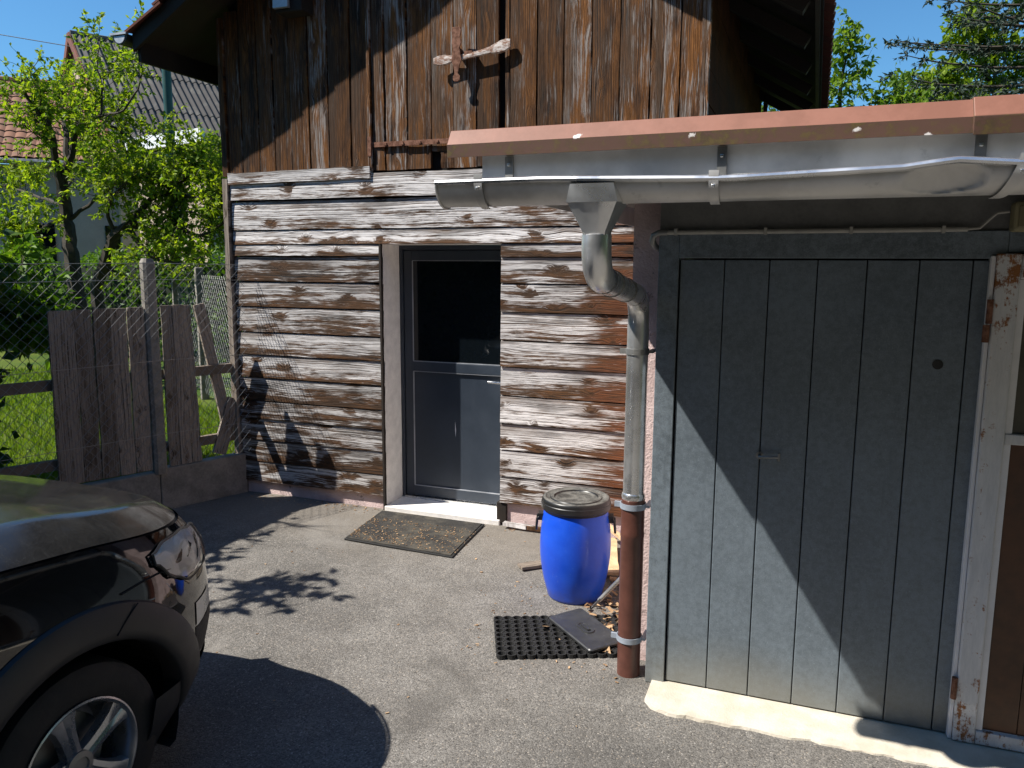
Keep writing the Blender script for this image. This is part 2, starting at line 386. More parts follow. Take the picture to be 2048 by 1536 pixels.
def t_paint():
    t = NT('black_car_paint'); p = t.pos(); g = t.n('NewGeometry'); nz = t.sep(g.outputs['Normal'])[2]
    n = t.noise(p, 6, 6, .65); n2 = t.noise(p, 120, 4, .7)
    streak = t.noise(t.vmul(p, (9, 26, 6)), 1, 4, .6)
    d = t.ma('MULTIPLY', t.mr(nz, .45, .95, .0, 1), t.ma('ADD', t.mr(n, .2, .8, .25, .62), t.ma('MULTIPLY', t.mr(n2, .45, .7), .25)))
    d = t.ma('ADD', d, t.ma('MULTIPLY', t.mr(nz, -.1, .5), t.mr(streak, .45, .7, .0, .16)))
    spk = t.mr(t.noise(p, 45, 2, .6), .76, .8, 0, .5)
    col = t.mix(t.ma('MULTIPLY', d, .26), (.004, .004, .005), (.15, .145, .13))
    col = t.mix(t.ma('MULTIPLY', spk, t.mr(nz, .5, .9)), col, (.3, .29, .27))
    t.set(col, t.ma('ADD', t.ma('MULTIPLY', d, .16), .05), 0, .5, Coat_Weight=t.mr(d, .0, .9, .8, .1), Coat_Roughness=t.ma('ADD', t.ma('MULTIPLY', d, .2), .02)); return t.m
M['paint'] = t_paint()
M['cladding'] = plain('grey_black_cladding', (.020, .020, .021), .5, 0, .15, 6, .05)
M['tyre'] = plain('tyre_rubber', (.012, .012, .012), .75, 0, .3, 20, .2)
M['alloy'] = plain('alloy_rim', (.42, .43, .45), .3, .85, .15, 8)
M['reflector_white'] = plain('headlight_reflector', (.95, .92, .9), .25, .0, .03, 8)  # diffuse white stands in for the bright reflections in the lamp
def t_lens():
    t = NT('clear_headlight_lens'); t.b.inputs['Roughness'].default_value = .02
    tr = t.n('BsdfTransparent'); gl = t.n('BsdfGlossy'); gl.inputs['Roughness'].default_value = .02
    fr = t.n('Fresnel'); fr.inputs[0].default_value = 1.5; mx = t.n('MixShader')
    t.t.links.new(fr.outputs[0], mx.inputs[0]); t.t.links.new(tr.outputs[0], mx.inputs[1]); t.t.links.new(gl.outputs[0], mx.inputs[2])
    t.t.links.new(mx.outputs[0], t.out.inputs[0]); return t.m
M['lens'] = t_lens()

def leaf_mat(name, c1, c2, trans=.35, gloss=.35):
    t = NT(name); r = t.n('NewGeometry').outputs['Random Per Island']
    col = t.mix(r, c1, c2)
    t.set(col, gloss, 0, .28)
    tr = t.n('BsdfTranslucent'); t.put(tr.inputs[0], t.mix(1, col, (1.25, 1.3, .45), 'MULTIPLY'))
    mx = t.n('MixShader'); mx.inputs[0].default_value = trans
    t.t.links.new(t.b.outputs[0], mx.inputs[1]); t.t.links.new(tr.outputs[0], mx.inputs[2]); t.t.links.new(mx.outputs[0], t.out.inputs[0])
    return t.m
M['pear_leaf'] = leaf_mat('pear_leaf', (.11, .205, .018), (.32, .39, .03), .55, .5)
M['big_leaf'] = leaf_mat('broad_leaf', (.055, .13, .012), (.13, .23, .02), .42, .5)
M['cherry_leaf'] = leaf_mat('cherry_leaf', (.08, .17, .02), (.2, .29, .03), .5, .5)
M['lime_leaf'] = leaf_mat('lime_leaf', (.10, .19, .015), (.25, .33, .03), .45, .5)
M['dark_leaf'] = leaf_mat('hedge_leaf', (.025, .065, .014), (.07, .12, .025), .35, .5)
M['needle'] = leaf_mat('spruce_needle', (.018, .035, .022), (.05, .07, .05), .1, .6)
M['grass'] = leaf_mat('grass_blade', (.09, .17, .015), (.2, .26, .03), .4, .5)
M['bark'] = plain('mossy_bark', (.045, .036, .026), .9, 0, .6, 14, .8)
def t_ground():
    t = NT('lawn_soil'); p = t.pos(); n = t.noise(p, 1.2, 5, .6); n2 = t.noise(p, 25, 4, .7)
    c = t.mix(t.mr(n, .4, .62), (.045, .085, .014), (.09, .12, .02)); c = t.mix(t.mr(n2, .5, .75, 0, .6), c, (.08, .06, .035))
    t.set(c, .95, 0, .1); t.bump(n2, .6, .03); return t.m
M['ground'] = t_ground()
def t_tile(name, a, b, c):
    t = NT(name); p = t.pos(); n = t.noise(p, 3, 5, .6); r = t.rand()
    col = t.mix(r, a, b); col = t.mix(t.mr(n, .5, .72, 0, .7), col, c); t.set(col, .85, 0, .2); return t.m
M['tile'] = t_tile('orange_clay_tile', (.25, .125, .078), (.2, .112, .076), (.13, .10, .075))
M['barn_tile'] = t_tile('dark_red_clay_tile', (.14, .045, .03), (.1, .04, .03), (.05, .035, .03))
M['fibre'] = t_tile('dark_fibre_cement', (.062, .058, .055), (.085, .08, .076), (.15, .145, .13))
M['stucco'] = plain('tan_stucco', (.42, .33, .24), .9, 0, .25, 4, .5)
M['white_wall'] = plain('white_house_wall', (.27, .26, .245), .9, 0, .1, 3)
M['red_brown'] = plain('red_brown_verge_board', (.16, .05, .025), .7, 0, .25, 5)
M['white_paint'] = plain('white_painted_board', (.75, .75, .76), .6, 0, .08, 4)
M['grey_sheet'] = plain('grey_cap_metal', (.40, .42, .46), .45, .5, .15, 8)

def board(name, mat, parent, L, Wd, T, mtx, nl=10, jag=.004, warp=.006, seed=None, taper=0, v0=0):
    """a plank of length L (local x), width Wd (local z), thickness T (local y, front at y=0); mtx places it"""
    rnd = random.Random(seed if seed is not None else random.random())
    nw = 3; vs = []; uvs = {}; fs = []
    eu = [rnd.uniform(-jag, jag) for _ in range(nl + 1)]; ed = [rnd.uniform(-jag, jag) for _ in range(nl + 1)]
    bow = rnd.uniform(-warp, warp); cup = rnd.uniform(-.003, .003); ou, ov = rnd.uniform(0, 90), rnd.uniform(0, 90)
    def P(i, j, back):
        x = L * i / nl; q = j / nw; zz = Wd * q + (ed[i] * (1 - q) + eu[i] * q); zz += taper * (i / nl - .5) * (1 if q > .5 else 0)
        y = bow * 4 * (i / nl) * (1 - i / nl) + cup * (4 * q * (1 - q)) + (T if back else 0)
        return (x, y, zz), (x + ou, zz + ov), (i / nl, q)
    idx = {}
    for b in (0, 1):
        for i in range(nl + 1):
            for j in range(nw + 1):
                p, a, c = P(i, j, b); idx[(i, j, b)] = len(vs); vs.append(mtx @ Vector(p)); uvs[len(vs) - 1] = (a, c)
    for i in range(nl):
        for j in range(nw):
            fs.append((idx[i, j, 0], idx[i + 1, j, 0], idx[i + 1, j + 1, 0], idx[i, j + 1, 0]))
            fs.append((idx[i, j, 1], idx[i, j + 1, 1], idx[i + 1, j + 1, 1], idx[i + 1, j, 1]))
        fs.append((idx[i, 0, 0], idx[i, 0, 1], idx[i + 1, 0, 1], idx[i + 1, 0, 0]))
        fs.append((idx[i, nw, 0], idx[i + 1, nw, 0], idx[i + 1, nw, 1], idx[i, nw, 1]))
    for j in range(nw):
        fs.append((idx[0, j, 0], idx[0, j + 1, 0], idx[0, j + 1, 1], idx[0, j, 1]))
        fs.append((idx[nl, j, 0], idx[nl, j, 1], idx[nl, j + 1, 1], idx[nl, j + 1, 0]))
    me = bpy.data.meshes.new(name); me.from_pydata(vs, [], fs); me.materials.append(mat)
    l1 = me.uv_layers.new(name='UVMap'); l2 = me.uv_layers.new(name='NV')
    for lp in me.loops:
        a, c = uvs[lp.vertex_index]; l1.data[lp.index].uv = a; l2.data[lp.index].uv = c
    return link(name, me, parent)
def frame(o, ax, az):
    """matrix: local x -> ax, local z -> az, local y -> outward to the back"""
    ax = Vector(ax).normalized(); az = Vector(az).normalized(); ay = az.cross(ax)
    mm = Matrix((ax, ay, az)).transposed().to_4x4(); mm.translation = Vector(o); return mm

# ================================================================ ground
YW = 5.27          # barn wall plane
YG = 3.433         # garage front plane
GZ = .27           # garden level behind the low wall
FD = Vector((-.355, -.935, 0)).normalized(); FN = Vector((.935, -.355, 0)).normalized(); FP = Vector((-4.43, 5.27, 0))
def FX(s, z, off=0): return FP + FD * s + FN * off + Vector((0, 0, z))

b = MB(); R_ = 600
b.add([(-R_, -R_, -.03), (R_, -R_, -.03), (R_, R_, -.03), (-R_, R_, -.03)], [(0, 1, 2, 3)])
tag(b.build('ground', M['ground']), kind='structure')
# asphalt yard: a gently uneven sheet in front of barn and garage
rows = []
for j in range(61):
    y = -9 + 15.5 * j / 60; row = []
    for i in range(81):
        x = -7 + 13 * i / 80
        z = .004 * sin(x * 2.3 + 1) * cos(y * 1.9) + .003 * sin(x * 5.1) * sin(y * 4.3)
        row.append((x, y, z))
    rows.append(row)
tag(MB().grid(rows).build('asphalt_yard', M['asphalt'], smooth=True), kind='structure')
# garden terrace behind the low wall
q = [FX(-1.3, 0, -.12), FX(9, 0, -.12)]
b = MB(); b.add([(q[0].x, q[0].y, GZ), (q[1].x, q[1].y, GZ), (-60, -10, GZ), (-60, 60, GZ), (q[0].x, 60, GZ),
                 (q[0].x, q[0].y, -.2), (q[1].x, q[1].y, -.2)], [(0, 4, 3, 2, 1), (0, 1, 6, 5)])
tag(b.build('garden_terrain', M['ground']), kind='structure')

# ================================================================ barn
barn = empty('barn', (-2.58, YW, 0), 'weathered wooden barn with vertical brown planks above silver horizontal boards and a dark door', 'barn')
XL, XR, YB = -4.45, -.716, 10.14
# near-black backing, the unlit interior put into its colour; door opening left free
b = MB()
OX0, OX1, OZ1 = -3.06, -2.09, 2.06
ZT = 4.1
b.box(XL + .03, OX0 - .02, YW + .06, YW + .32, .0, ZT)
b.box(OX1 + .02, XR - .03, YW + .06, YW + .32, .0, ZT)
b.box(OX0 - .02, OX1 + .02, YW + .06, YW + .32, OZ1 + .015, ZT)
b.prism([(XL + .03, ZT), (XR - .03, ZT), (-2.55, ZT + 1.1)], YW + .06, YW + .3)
b.build('dark_backing', M['black_void'], barn)
b = MB(); b.box(XL + .02, XL + .12, YW + .1, YB, 0, 4.0); b.build('side_wall', M['dark_wood'], barn)
# horizontal boards
HL = [2.40, 2.176, 1.972, 1.771, 1.568, 1.363, 1.176, .987, .795, .643, .463, .279, .11]
HR = [2.177, 1.967, 1.783, 1.58, 1.376, 1.185, .976, .77, .573, .374, .168]
def hboard(x0, x1, z0, z1, seed, lean=.0095, off=0., lift0=0, lift1=0, mat='silver_wood'):
    g = random.Random(seed)
    d = Vector((x1 - x0, 0, lift1 - lift0)); L = d.length
    tilt = Vector((0, lean / (z1 - z0), 1))
    o = Vector((x0, YW - lean + off + g.uniform(-.003, .003), z0 + .003))
    return board('plank', M[mat], barn, L, z1 - z0 - .006 - g.uniform(0, .003), .026, frame(o, d, tilt), nl=12, jag=.0009, warp=.002, seed=seed)
hboard(XL + .03, XR, HL[0] + .006, 2.585, 11, off=-.008)
hboard(XL + .03, XR, HL[1], HL[0], 12)
hboard(XL + .03, XR, HL[2] + .09, HL[1], 13)     # lintel row, full width above the door
hboard(XL + .03, OX0, HL[2], HL[2] + .092, 14)
for i in range(2, len(HL) - 1):
    hboard(XL + .03, OX0, HL[i + 1], HL[i], 20 + i)
hboard(OX1, XR, HR[1], HL[2] + .09, 50)
for i in range(1, len(HR) - 1):
    hboard(OX1, XR, HR[i + 1], HR[i], 51 + i)
# ledge plank that stands proud on top, left half
o = board('ledge_plank', M['silver_wood'], barn, 1.30, .085, .05, frame((XL + .02, YW - .028, 2.535), (1.3, 0, .012), (0, 0, 1)), nl=10, seed=70)
# vertical planks of the upper wall
VX = [-4.43, -4.29, -4.13, -3.985, -3.83, -3.66, -3.49, -3.297, -3.15, -3.118, -3.014, -2.831, -2.64, -2.458, -2.283, -2.113, -2.07, -2.028, -1.835, -1.646, -1.455, -1.265, -1.067, -.877, -.70]
def roofz(x): return 5.02 - .59 * abs(x + 2.50)
for i in range(len(VX) - 1):
    x0, x1 = VX[i], VX[i + 1]
    if i == 15: continue                                  # the open gap beside the hatch
    g = random.Random(200 + i)
    zb = 2.60 + g.uniform(-.006, .006)
    off = g.uniform(-.006, .006) + (.012 if 9 <= i <= 14 else 0) - (.02 if i == 8 else 0)
    zt = min(roofz(x0), roofz(x1)) - .04
    gap = .006 + g.uniform(0, .007)
    if i == 12:                                           # plank with the broken-out foot
        board('plank', M['brown_wood'], barn, zt - zb - .12, x1 - x0 - gap, .028, frame((x1 - gap / 2, YW + off, zb + .12), (0, 0, 1), (-1, 0, 0)), nl=10, seed=300 + i, jag=.003)
        board('plank', M['brown_wood'], barn, .12, .10, .028, frame((x1 - gap / 2, YW + off, zb), (0, 0, 1), (-1, 0, 0)), nl=3, seed=400 + i, jag=.004)
        continue
    board('plank', M['brown_wood'], barn, zt - zb, x1 - x0 - gap, .028, frame((x1 - gap / 2, YW + off, zb), (0, 0, 1), (-1, 0, 0)), nl=12, seed=300 + i, jag=.003)
# corner boards
board('corner_board', M['brown_wood'], barn, 1.2, .05, .05, frame((XL + .015, YW - .015, 2.60), (0, 0, 1), (-1, 0, 0)), seed=501)
board('corner_board', M['grey_wood'], barn, 2.46, .045, .10, frame((XL + .012, YW - .03, .12), (0, 0, 1), (-1, 0, 0)), seed=502)
board('corner_board', M['brown_wood'], barn, 1.5, .05, .05, frame((XR + .022, YW - .012, 2.45), (0, 0, 1), (-1, 0, 0)), seed=503)
# right side wall: horizontal planks running back
for k in range(8):
    z0 = 2.3 + k * .22
    board('plank', M['side_wood'], barn, YB - YW - .05, .21, .03, frame((XR, YW + .04, z0), (0, 1, 0), (.008, 0, 1)), nl=10, seed=600 + k, jag=.002)
board('corner_board', M['side_wood'], barn, 1.6, .12, .04, frame((XR + .03, YB - .1, 2.3), (0, 0, 1), (0, 1, 0)), seed=640)
# rafters and purlin seen in the side soffit
for k in range(6):
    yy = 5.6 + k * .85
    b = MB(); d = Vector((1, 0, -.59)).normalized()
    b.obox((-.46, yy, roofz(-.46) - .10), d, (0, 1, 0), d.cross(Vector((0, 1, 0))), .36, .04, .045); b.build('rafter', M['dark_wood'], barn)
# plinth, pink render under the boards
MB().box(XL + .05, OX0 - .016, YW + .02, YW + .25, -.05, .14).build('plinth', M['pink'], barn)
MB().box(OX1 + .016, XR + .08, YW + .02, YW + .25, -.05, .2).build('plinth', M['pink'], barn)
# door reveal, threshold, door
RD = 5.555
b = MB(); b.box(OX0 - .015, OX0 + .0, YW + .012, RD + .04, .0, OZ1); b.box(OX1, OX1 + .015, YW + .012, RD + .04, 0, OZ1); b.box(OX0 - .015, OX1 + .015, YW + .012, RD + .04, OZ1, OZ1 + .014)
b.build('reveal', M['white_render'], barn)
b = MB(); b.box(OX0 - .012, OX0 + .004, YW - .016, YW + .011, .0, OZ1); b.build('reveal_edge_board', M['dark_wood'], barn)
b = MB(); b.box(OX0, OX1, YW - .02, RD + .03, -.03, .035); b.build('threshold', M['white_render'], barn, bevel=.006)
b = MB(); b.box(OX1 - .03, OX1 + .05, YW + .0, YW + .05, .0, .17); b.build('post_stub', M['dark_wood'], barn, bevel=.006)
door = MB(); DY = RD
door.box(OX0 + .002, OX1 - .002, DY + .03, DY + .09, .045, OZ1 - .002)
door = door.build('door', M['anthracite'], barn)
tag(door, 'dark grey door with glass upper half')
def dbox(name, x0, x1, z0, z1, y0, y1, mat, bev=.003, parent=door):
    return MB().box(x0, x1, y0, y1, z0, z1).build(name, mat, parent, bevel=bev)
dbox('frame', OX0 + .002, OX0 + .03, .045, OZ1 - .002, DY - .012, DY + .03, M['anthracite'])
dbox('frame', OX1 - .03, OX1 - .002, .045, OZ1 - .002, DY - .012, DY + .03, M['anthracite'])
dbox('frame', OX0 + .031, OX1 - .031, OZ1 - .035, OZ1 - .003, DY - .012, DY + .03, M['anthracite'])
dbox('stile', OX0 + .036, OX0 + .105, .055, OZ1 - .04, DY - .002, DY + .03, M['anthracite'])
dbox('stile', OX1 - .105, OX1 - .036, .055, OZ1 - .04, DY - .002, DY + .03, M['anthracite'])
dbox('rail', OX0 + .106, OX1 - .106, .055, .135, DY - .002, DY + .03, M['anthracite'])
dbox('rail', OX0 + .106, OX1 - .106, 1.075, 1.15, DY - .002, DY + .03, M['anthracite'])
dbox('rail', OX0 + .106, OX1 - .106, 1.945, OZ1 - .04, DY - .002, DY + .03, M['anthracite'])
dbox('panel', OX0 + .106, OX1 - .106, .136, 1.074, DY + .016, DY + .03, M['anthracite'], .002)
dbox('pane', OX0 + .106, OX1 - .106, 1.151, 1.944, DY + .014, DY + .03, M['glass'], 0)
for (x0, x1, z0, z1) in [(OX0 + .1065, OX0 + .110, .14, 1.07), (OX0 + .1065, OX0 + .110, 1.155, 1.94), (OX0 + .11, OX1 - .107, 1.940, 1.944), (OX0 + .11, OX1 - .107, 1.1515, 1.156), (OX0 + .11, OX1 - .107, .1365, .141), (OX0 + .11, OX1 - .107, 1.0695, 1.0735)]:
    dbox('glazing_bead', x0, x1, z0, z1, DY + .0, DY + .0155, M['grey_sheet'], 0)
dbox('weather_bar', OX0 + .032, OX1 - .03, .036, .052, DY - .03, DY + .03, M['steel'], .002)
h = MB(); h.tube([(-2.165, DY - .004, 1.027), (-2.165, DY - .05, 1.027), (-2.18, DY - .058, 1.027), (-2.285, DY - .058, 1.03)], .009, 10)
h.box(-2.18, -2.15, DY - .008, DY - .002, .96, 1.1); h.build('handle', M['steel'], door, smooth=True)
h = MB(); h.add([(-2.595, DY + .0135, .62), (-2.59, DY + .0135, .56), (-2.586, DY + .0135, .62), (-2.594, DY + .0135, .69)], [(0, 1, 2, 3)]); h.build('scratch', M['white_paint'], door)

# hinge strap, latch cross
b = MB(); b.box(-3.13, -2.42, YW - .008, YW - .0, 2.765, 2.80); b.box(-3.145, -3.118, YW - .022, YW - .005, 2.70, 2.84)
for x in (-3.0, -2.86, -2.72, -2.58): b.obox((x, YW - .011, 2.782), (1, 0, 0), (0, 1, 0), (0, 0, 1), .009, .005, .009)
b.build('hinge_strap', M['rust'], barn)
b = MB(); P0 = Vector((-2.585, YW - .04, 3.32)); P1 = Vector((-2.01, YW - .045, 3.39)); n = 16; d = (P1 - P0)
prof = [.022, .034, .036, .03, .022, .019, .018, .018, .018, .018, .019, .02, .024, .034, .042, .042, .028]
rows = []
for i in range(n + 1):
    c = P0 + d * (i / n); c.z += -.018 * sin(pi * i / n); hw = prof[i]
    rows.append([c + Vector((0, .009 * sy, hw * sz)) for sy, sz in ((-1, -.85), (-1.2, 0), (-1, .85), (1, 1), (1, -1))])
b.grid([r + [r[0]] for r in rows]); b.f += [tuple(range(5)), tuple(range(16 * 6, 16 * 6 + 5))[::-1]]
lat = b.build('latch_bar', M['latch'], barn)
b = MB(); prof = [(.03, 3.525), (.034, 3.50), (.026, 3.46), (.034, 3.42), (.022, 3.385), (.03, 3.34), (.036, 3.31), (.022, 3.27), (.012, 3.22), (.026, 3.20), (.024, 3.175), (.01, 3.165)]
poly = [(-2.405 + a * 1.15, z) for a, z in prof] + [(-2.405 - a * 1.0, z) for a, z in prof[::-1]]
b.prism(poly, YW - .064, YW - .055); b.build('latch_plate', M['rust'], barn, bevel=.003)
b = MB(); b.box(-2.42, -2.385, YW - .054, YW, 3.365, 3.39); b.box(-2.35, -2.29, YW - .052, YW, 3.325, 3.365); b.build('latch_bracket', M['rust'], barn)
# purlin end with its weather plate
b = MB(); b.box(-3.83, -3.60, 5.13, YW + .1, 3.735, 3.99); b.build('purlin_end', M['dark_wood'], barn, bevel=.008)
b = MB(); b.box(-3.832, -3.70, 5.10, 5.128, 3.76, 3.99); b.build('purlin_plate', M['grey_sheet'], barn, bevel=.004)

# roof: boarding, verge boards, tiles at the visible edges, gutters
YV0, YV1 = 4.90, 10.45
EL, ER, RIDGE = -4.98, -.05, -2.50
EZ = 3.56
def slope(x): return EZ + .59 * ((x - EL) if x < RIDGE else (ER - x))
for nm, xe in (('roof_boarding', EL), ('roof_boarding', ER)):
    b = MB(); b.prism([(xe, slope(xe) ), (xe, slope(xe) + .05), (RIDGE, slope(RIDGE) + .05), (RIDGE, slope(RIDGE))], YV0 + .03, YV1 - .03); b.build(nm, M['dark_wood'], barn)
for xe in (EL, ER):
    b = MB(); b.prism([(xe, slope(xe) - .05), (xe, slope(xe) + .075), (RIDGE, slope(RIDGE) + .075), (RIDGE, slope(RIDGE) - .05)], YV0, YV0 + .028); b.build('verge_board', M['dark_wood'], barn, bevel=.004)
b = MB(); b.box(EL + .02, EL + .05, YV0 + .03, YV1 - .03, EZ - .12, EZ + .03); b.build('eaves_board', M['dark_wood'], barn)
b = MB(); b.box(ER - .05, ER - .02, YV0 + .03, YV1 - .03, EZ - .03, EZ + .03); b.build('eaves_board', M['dark_wood'], barn)
# clay tiles: one shared mesh
def tile_mesh(name, mat, wd, ln, th, amp):
    b = MB(); nx = 6; rows = []
    for j in range(2):
        rows.append([Vector((wd * (i / nx - .5), 0, amp * (1 - ((i / nx - .5) * 2) ** 2))) + Vector((0, j * ln, th * (1 - j) )) for i in range(nx + 1)])
    b.grid(rows); n0 = len(b.v)
    b.grid([[p - Vector((0, 0, .018)) for p in rows[0]], rows[0]])
    b.grid([[p - Vector((0, 0, .018)) for p in rows[1]], [p - Vector((0, 0, .018)) for p in rows[0]]])
    for k in (0, nx):
        b.add([rows[0][k], rows[1][k], rows[1][k] - Vector((0, 0, .018)), rows[0][k] - Vector((0, 0, .018))], [(0, 1, 2, 3)])
    return b.mesh(name, mat, True)
tm = tile_mesh('roof_tile', M['barn_tile'], .205, .40, .03, .022)
sl_ = math.atan(.59)
def put_tile(me, parent, pos, along, up):
    """along: across the slope, up: up-slope direction"""
    al = Vector(along).normalized(); u_ = Vector(up).normalized(); nn = al.cross(u_)
    o = bpy.data.objects.new('roof_tile', me); COL.objects.link(o); o.parent = parent
    mm = Matrix((al, u_, nn)).transposed().to_4x4(); mm.translation = Vector(pos)
    o.matrix_basis = Matrix.Translation(-parent.location) @ mm if parent.type == 'EMPTY' else mm
    return o
upR = Vector((-1, 0, .59)).normalized(); upL = Vector((1, 0, .59)).normalized()
for k in range(28):
    put_tile(tm, barn, (ER + .05, YV0 + .1 + k * .2, EZ + .045), (0, 1, 0), upR)
for k in range(8):
    p = Vector((EL - .02, YV0 + .06, EZ + .065)) + upL * (.33 * k)
    put_tile(tm, barn, p, (0, -1, 0), upL)
b = MB()
for xe, up in ((EL, upL), (ER, upR)):
    rows = []
    for j in range(3):
        row = []
        for i in range(0, 109):
            y = YV0 + .12 + (YV1 - YV0 - .12) * i / 108
            p = Vector((xe, y, EZ + .075)) + up * (.12 + 2.75 * j / 2); p.z += .018 * abs(sin(i * pi / 4)); row.append(p)
        rows.append(row)
    b.grid(rows)
tag(b.build('tile_covering', M['barn_tile'], barn), kind='stuff')
# left gutter with its end cap
b = MB(); pr = []
GC = (EL - .09, EZ + .075)
for i in range(13): a = pi + pi * i / 12; pr.append((GC[0] + .072 * cos(a), GC[1] + .072 * sin(a)))
rows = [[(x, y, z) for x, z in pr] for y in (YV0 - .02, YV1)]
b.grid(rows); b.grid([[(GC[0] + (x - GC[0]) * .95, y, GC[1] + (z - GC[1]) * .95) for x, z in pr] for y in (YV0 - .02, YV1)])
g = b.build('eaves_gutter', M['black_plastic'], barn, smooth=True)
b = MB(); b.prism(pr, YV0 - .03, YV0 - .02); b.build('end_cap', M['black_plastic'], g)
b = MB(); b.prism([(GC[0] + (x - GC[0]) * .74, GC[1] - .012 + (z - GC[1]) * .74) for x, z in pr], YV0 - .036, YV0 - .031); b.build('cap_disc', M['grey_sheet'], g)
b = MB(); b.tube([(GC[0] - .075, YV0 - .03, GC[1]), (GC[0] - .075, YV1, GC[1])], .01, 8); b.box(GC[0] - .085, GC[0] + .075, YV0 - .045, YV0 - .015, GC[1] - .004, GC[1] + .012); b.build('bead', M['grey_sheet'], g)

# ================================================================ garage
gar = empty('garage', (.0, YG, 0), 'grey galvanised garage with terracotta roof edge, metal gutter and downpipe', 'garage')
GX0, GX1 = -.735, 4.0
b = MB(); b.box(-.785, -.55, 3.62, 3.86, -.05, 2.25); b.build('pillar', M['pink'], gar)
b = MB(); b.box(-.72, -.45, 3.862, 9.0, -.05, 2.234); b.build('side_wall', M['pink'], gar)
b = MB(); b.box(-.632, GX1, YG + .004, YG + .25, 2.045, 2.25); b.box(2.62, GX1, YG, YG + .25, -.05, 2.045); b.build('wall', M['grey_render'], gar)
b = MB(); b.box(-.45, GX1, YG + .26, YG + .3, 0, 2.2); b.build('dark_backing', M['black_void'], gar)
b = MB(); b.box(-1.0, GX1, 2.56, 5.24, 2.235, 2.30); b.box(-.70, GX1, 5.245, 9, 2.235, 2.30); b.build('roof_slab', M['grey_render'], gar)
# galvanised door frame and panels
gd = MB().box(-.545, .62, YG + .028, YG + .05, .02, 1.935).build('garage_door', M['black_void'], gar)
tag(gd, 'grey galvanised garage door of vertical panels')
MB().box(-.632, -.546, YG - .012, YG + .06, .0, 2.044).build('door_frame', M['galv_frame'], gar, bevel=.003)
MB().box(.661, 2.62, YG - .0125, YG + .06, 1.962, 2.043).build('door_lintel', M['galv_frame'], gar, bevel=.003)
MB().box(-.5455, .66, YG - .0125, YG + .06, 1.940, 2.043).build('door_frame', M['galv_frame'], gar, bevel=.003)
gx = [-.541, -.357, -.178, .006, .188, .372, .553, .617]
for i in range(len(gx) - 1):
    MB().box(gx[i] + .002, gx[i + 1] - .002, YG - .002, YG + .027, .022, 1.933).build('panel', M['galv_door'], gd, bevel=.003)
MB().lathe([(0, 0), (.017, 0), (.019, .004)], (0, 0, 0), 20, 'x')
b = MB(); b.prism([(.462 + .019 * cos(a * pi / 10), 1.534 + .019 * sin(a * pi / 10)) for a in range(20)], YG - .005, YG + .0); b.build('lock_cover', M['black_plastic'], gd)
b = MB(); b.tube([(-.178, YG, 1.115), (-.178, YG - .035, 1.115), (-.168, YG - .04, 1.117), (-.10, YG - .04, 1.121)], .006, 8); b.tube([(-.10, YG - .04, 1.105), (-.10, YG - .04, 1.138)], .006, 8)
b.prism([(-.178 + .016 * cos(a * pi / 8), 1.115 + .016 * sin(a * pi / 8)) for a in range(16)], YG - .006, YG - .0025)
b.build('handle', M['strap'], gd, smooth=True)
# concrete step with a ragged edge
g = random.Random(4); n = 120; top = []; bot = []
for i in range(n + 1):
    x = -.60 + (GX1 + .6) * i / n; yy = 3.185 + .004 * sin(x * 5) + .003 * sin(x * 23) + g.uniform(-.009, .009) + (.08 * max(0, (-.54 - x) / .06) if x < -.54 else 0)
    top.append((x, yy, .012 + g.uniform(-.0015, .0015))); bot.append((x, yy - .008 + g.uniform(-.004, .004), -.02))
b = MB(); b.grid([bot, top, [(p[0], YG + .02, .016) for p in top]]); b.add([top[0], (top[0][0], YG + .02, .016), (top[0][0], YG + .02, -.02), bot[0]], [(0, 1, 2, 3)])
def t_step():
    t = NT('cream_step'); p = t.pos(); a = t.noise(p, 7, 6, .65); c = t.noise(p, 120, 3, .6)
    col = t.mix(t.mr(a, .35, .65), (.48, .43, .35), (.58, .535, .455))
    v = t.vor(p, 3.1, rand=1); sp = t.mr(t.ma('ADD', v.outputs['Distance'], t.ma('MULTIPLY', a, .25)), .24, .16, 0, .75)
    col = t.mix(sp, col, (.42, .2, .06)); t.set(col, .9, 0, .2); t.bump(t.ma('ADD', c, a), .35, .006); return t.m
b.build('step', t_step(), gar)
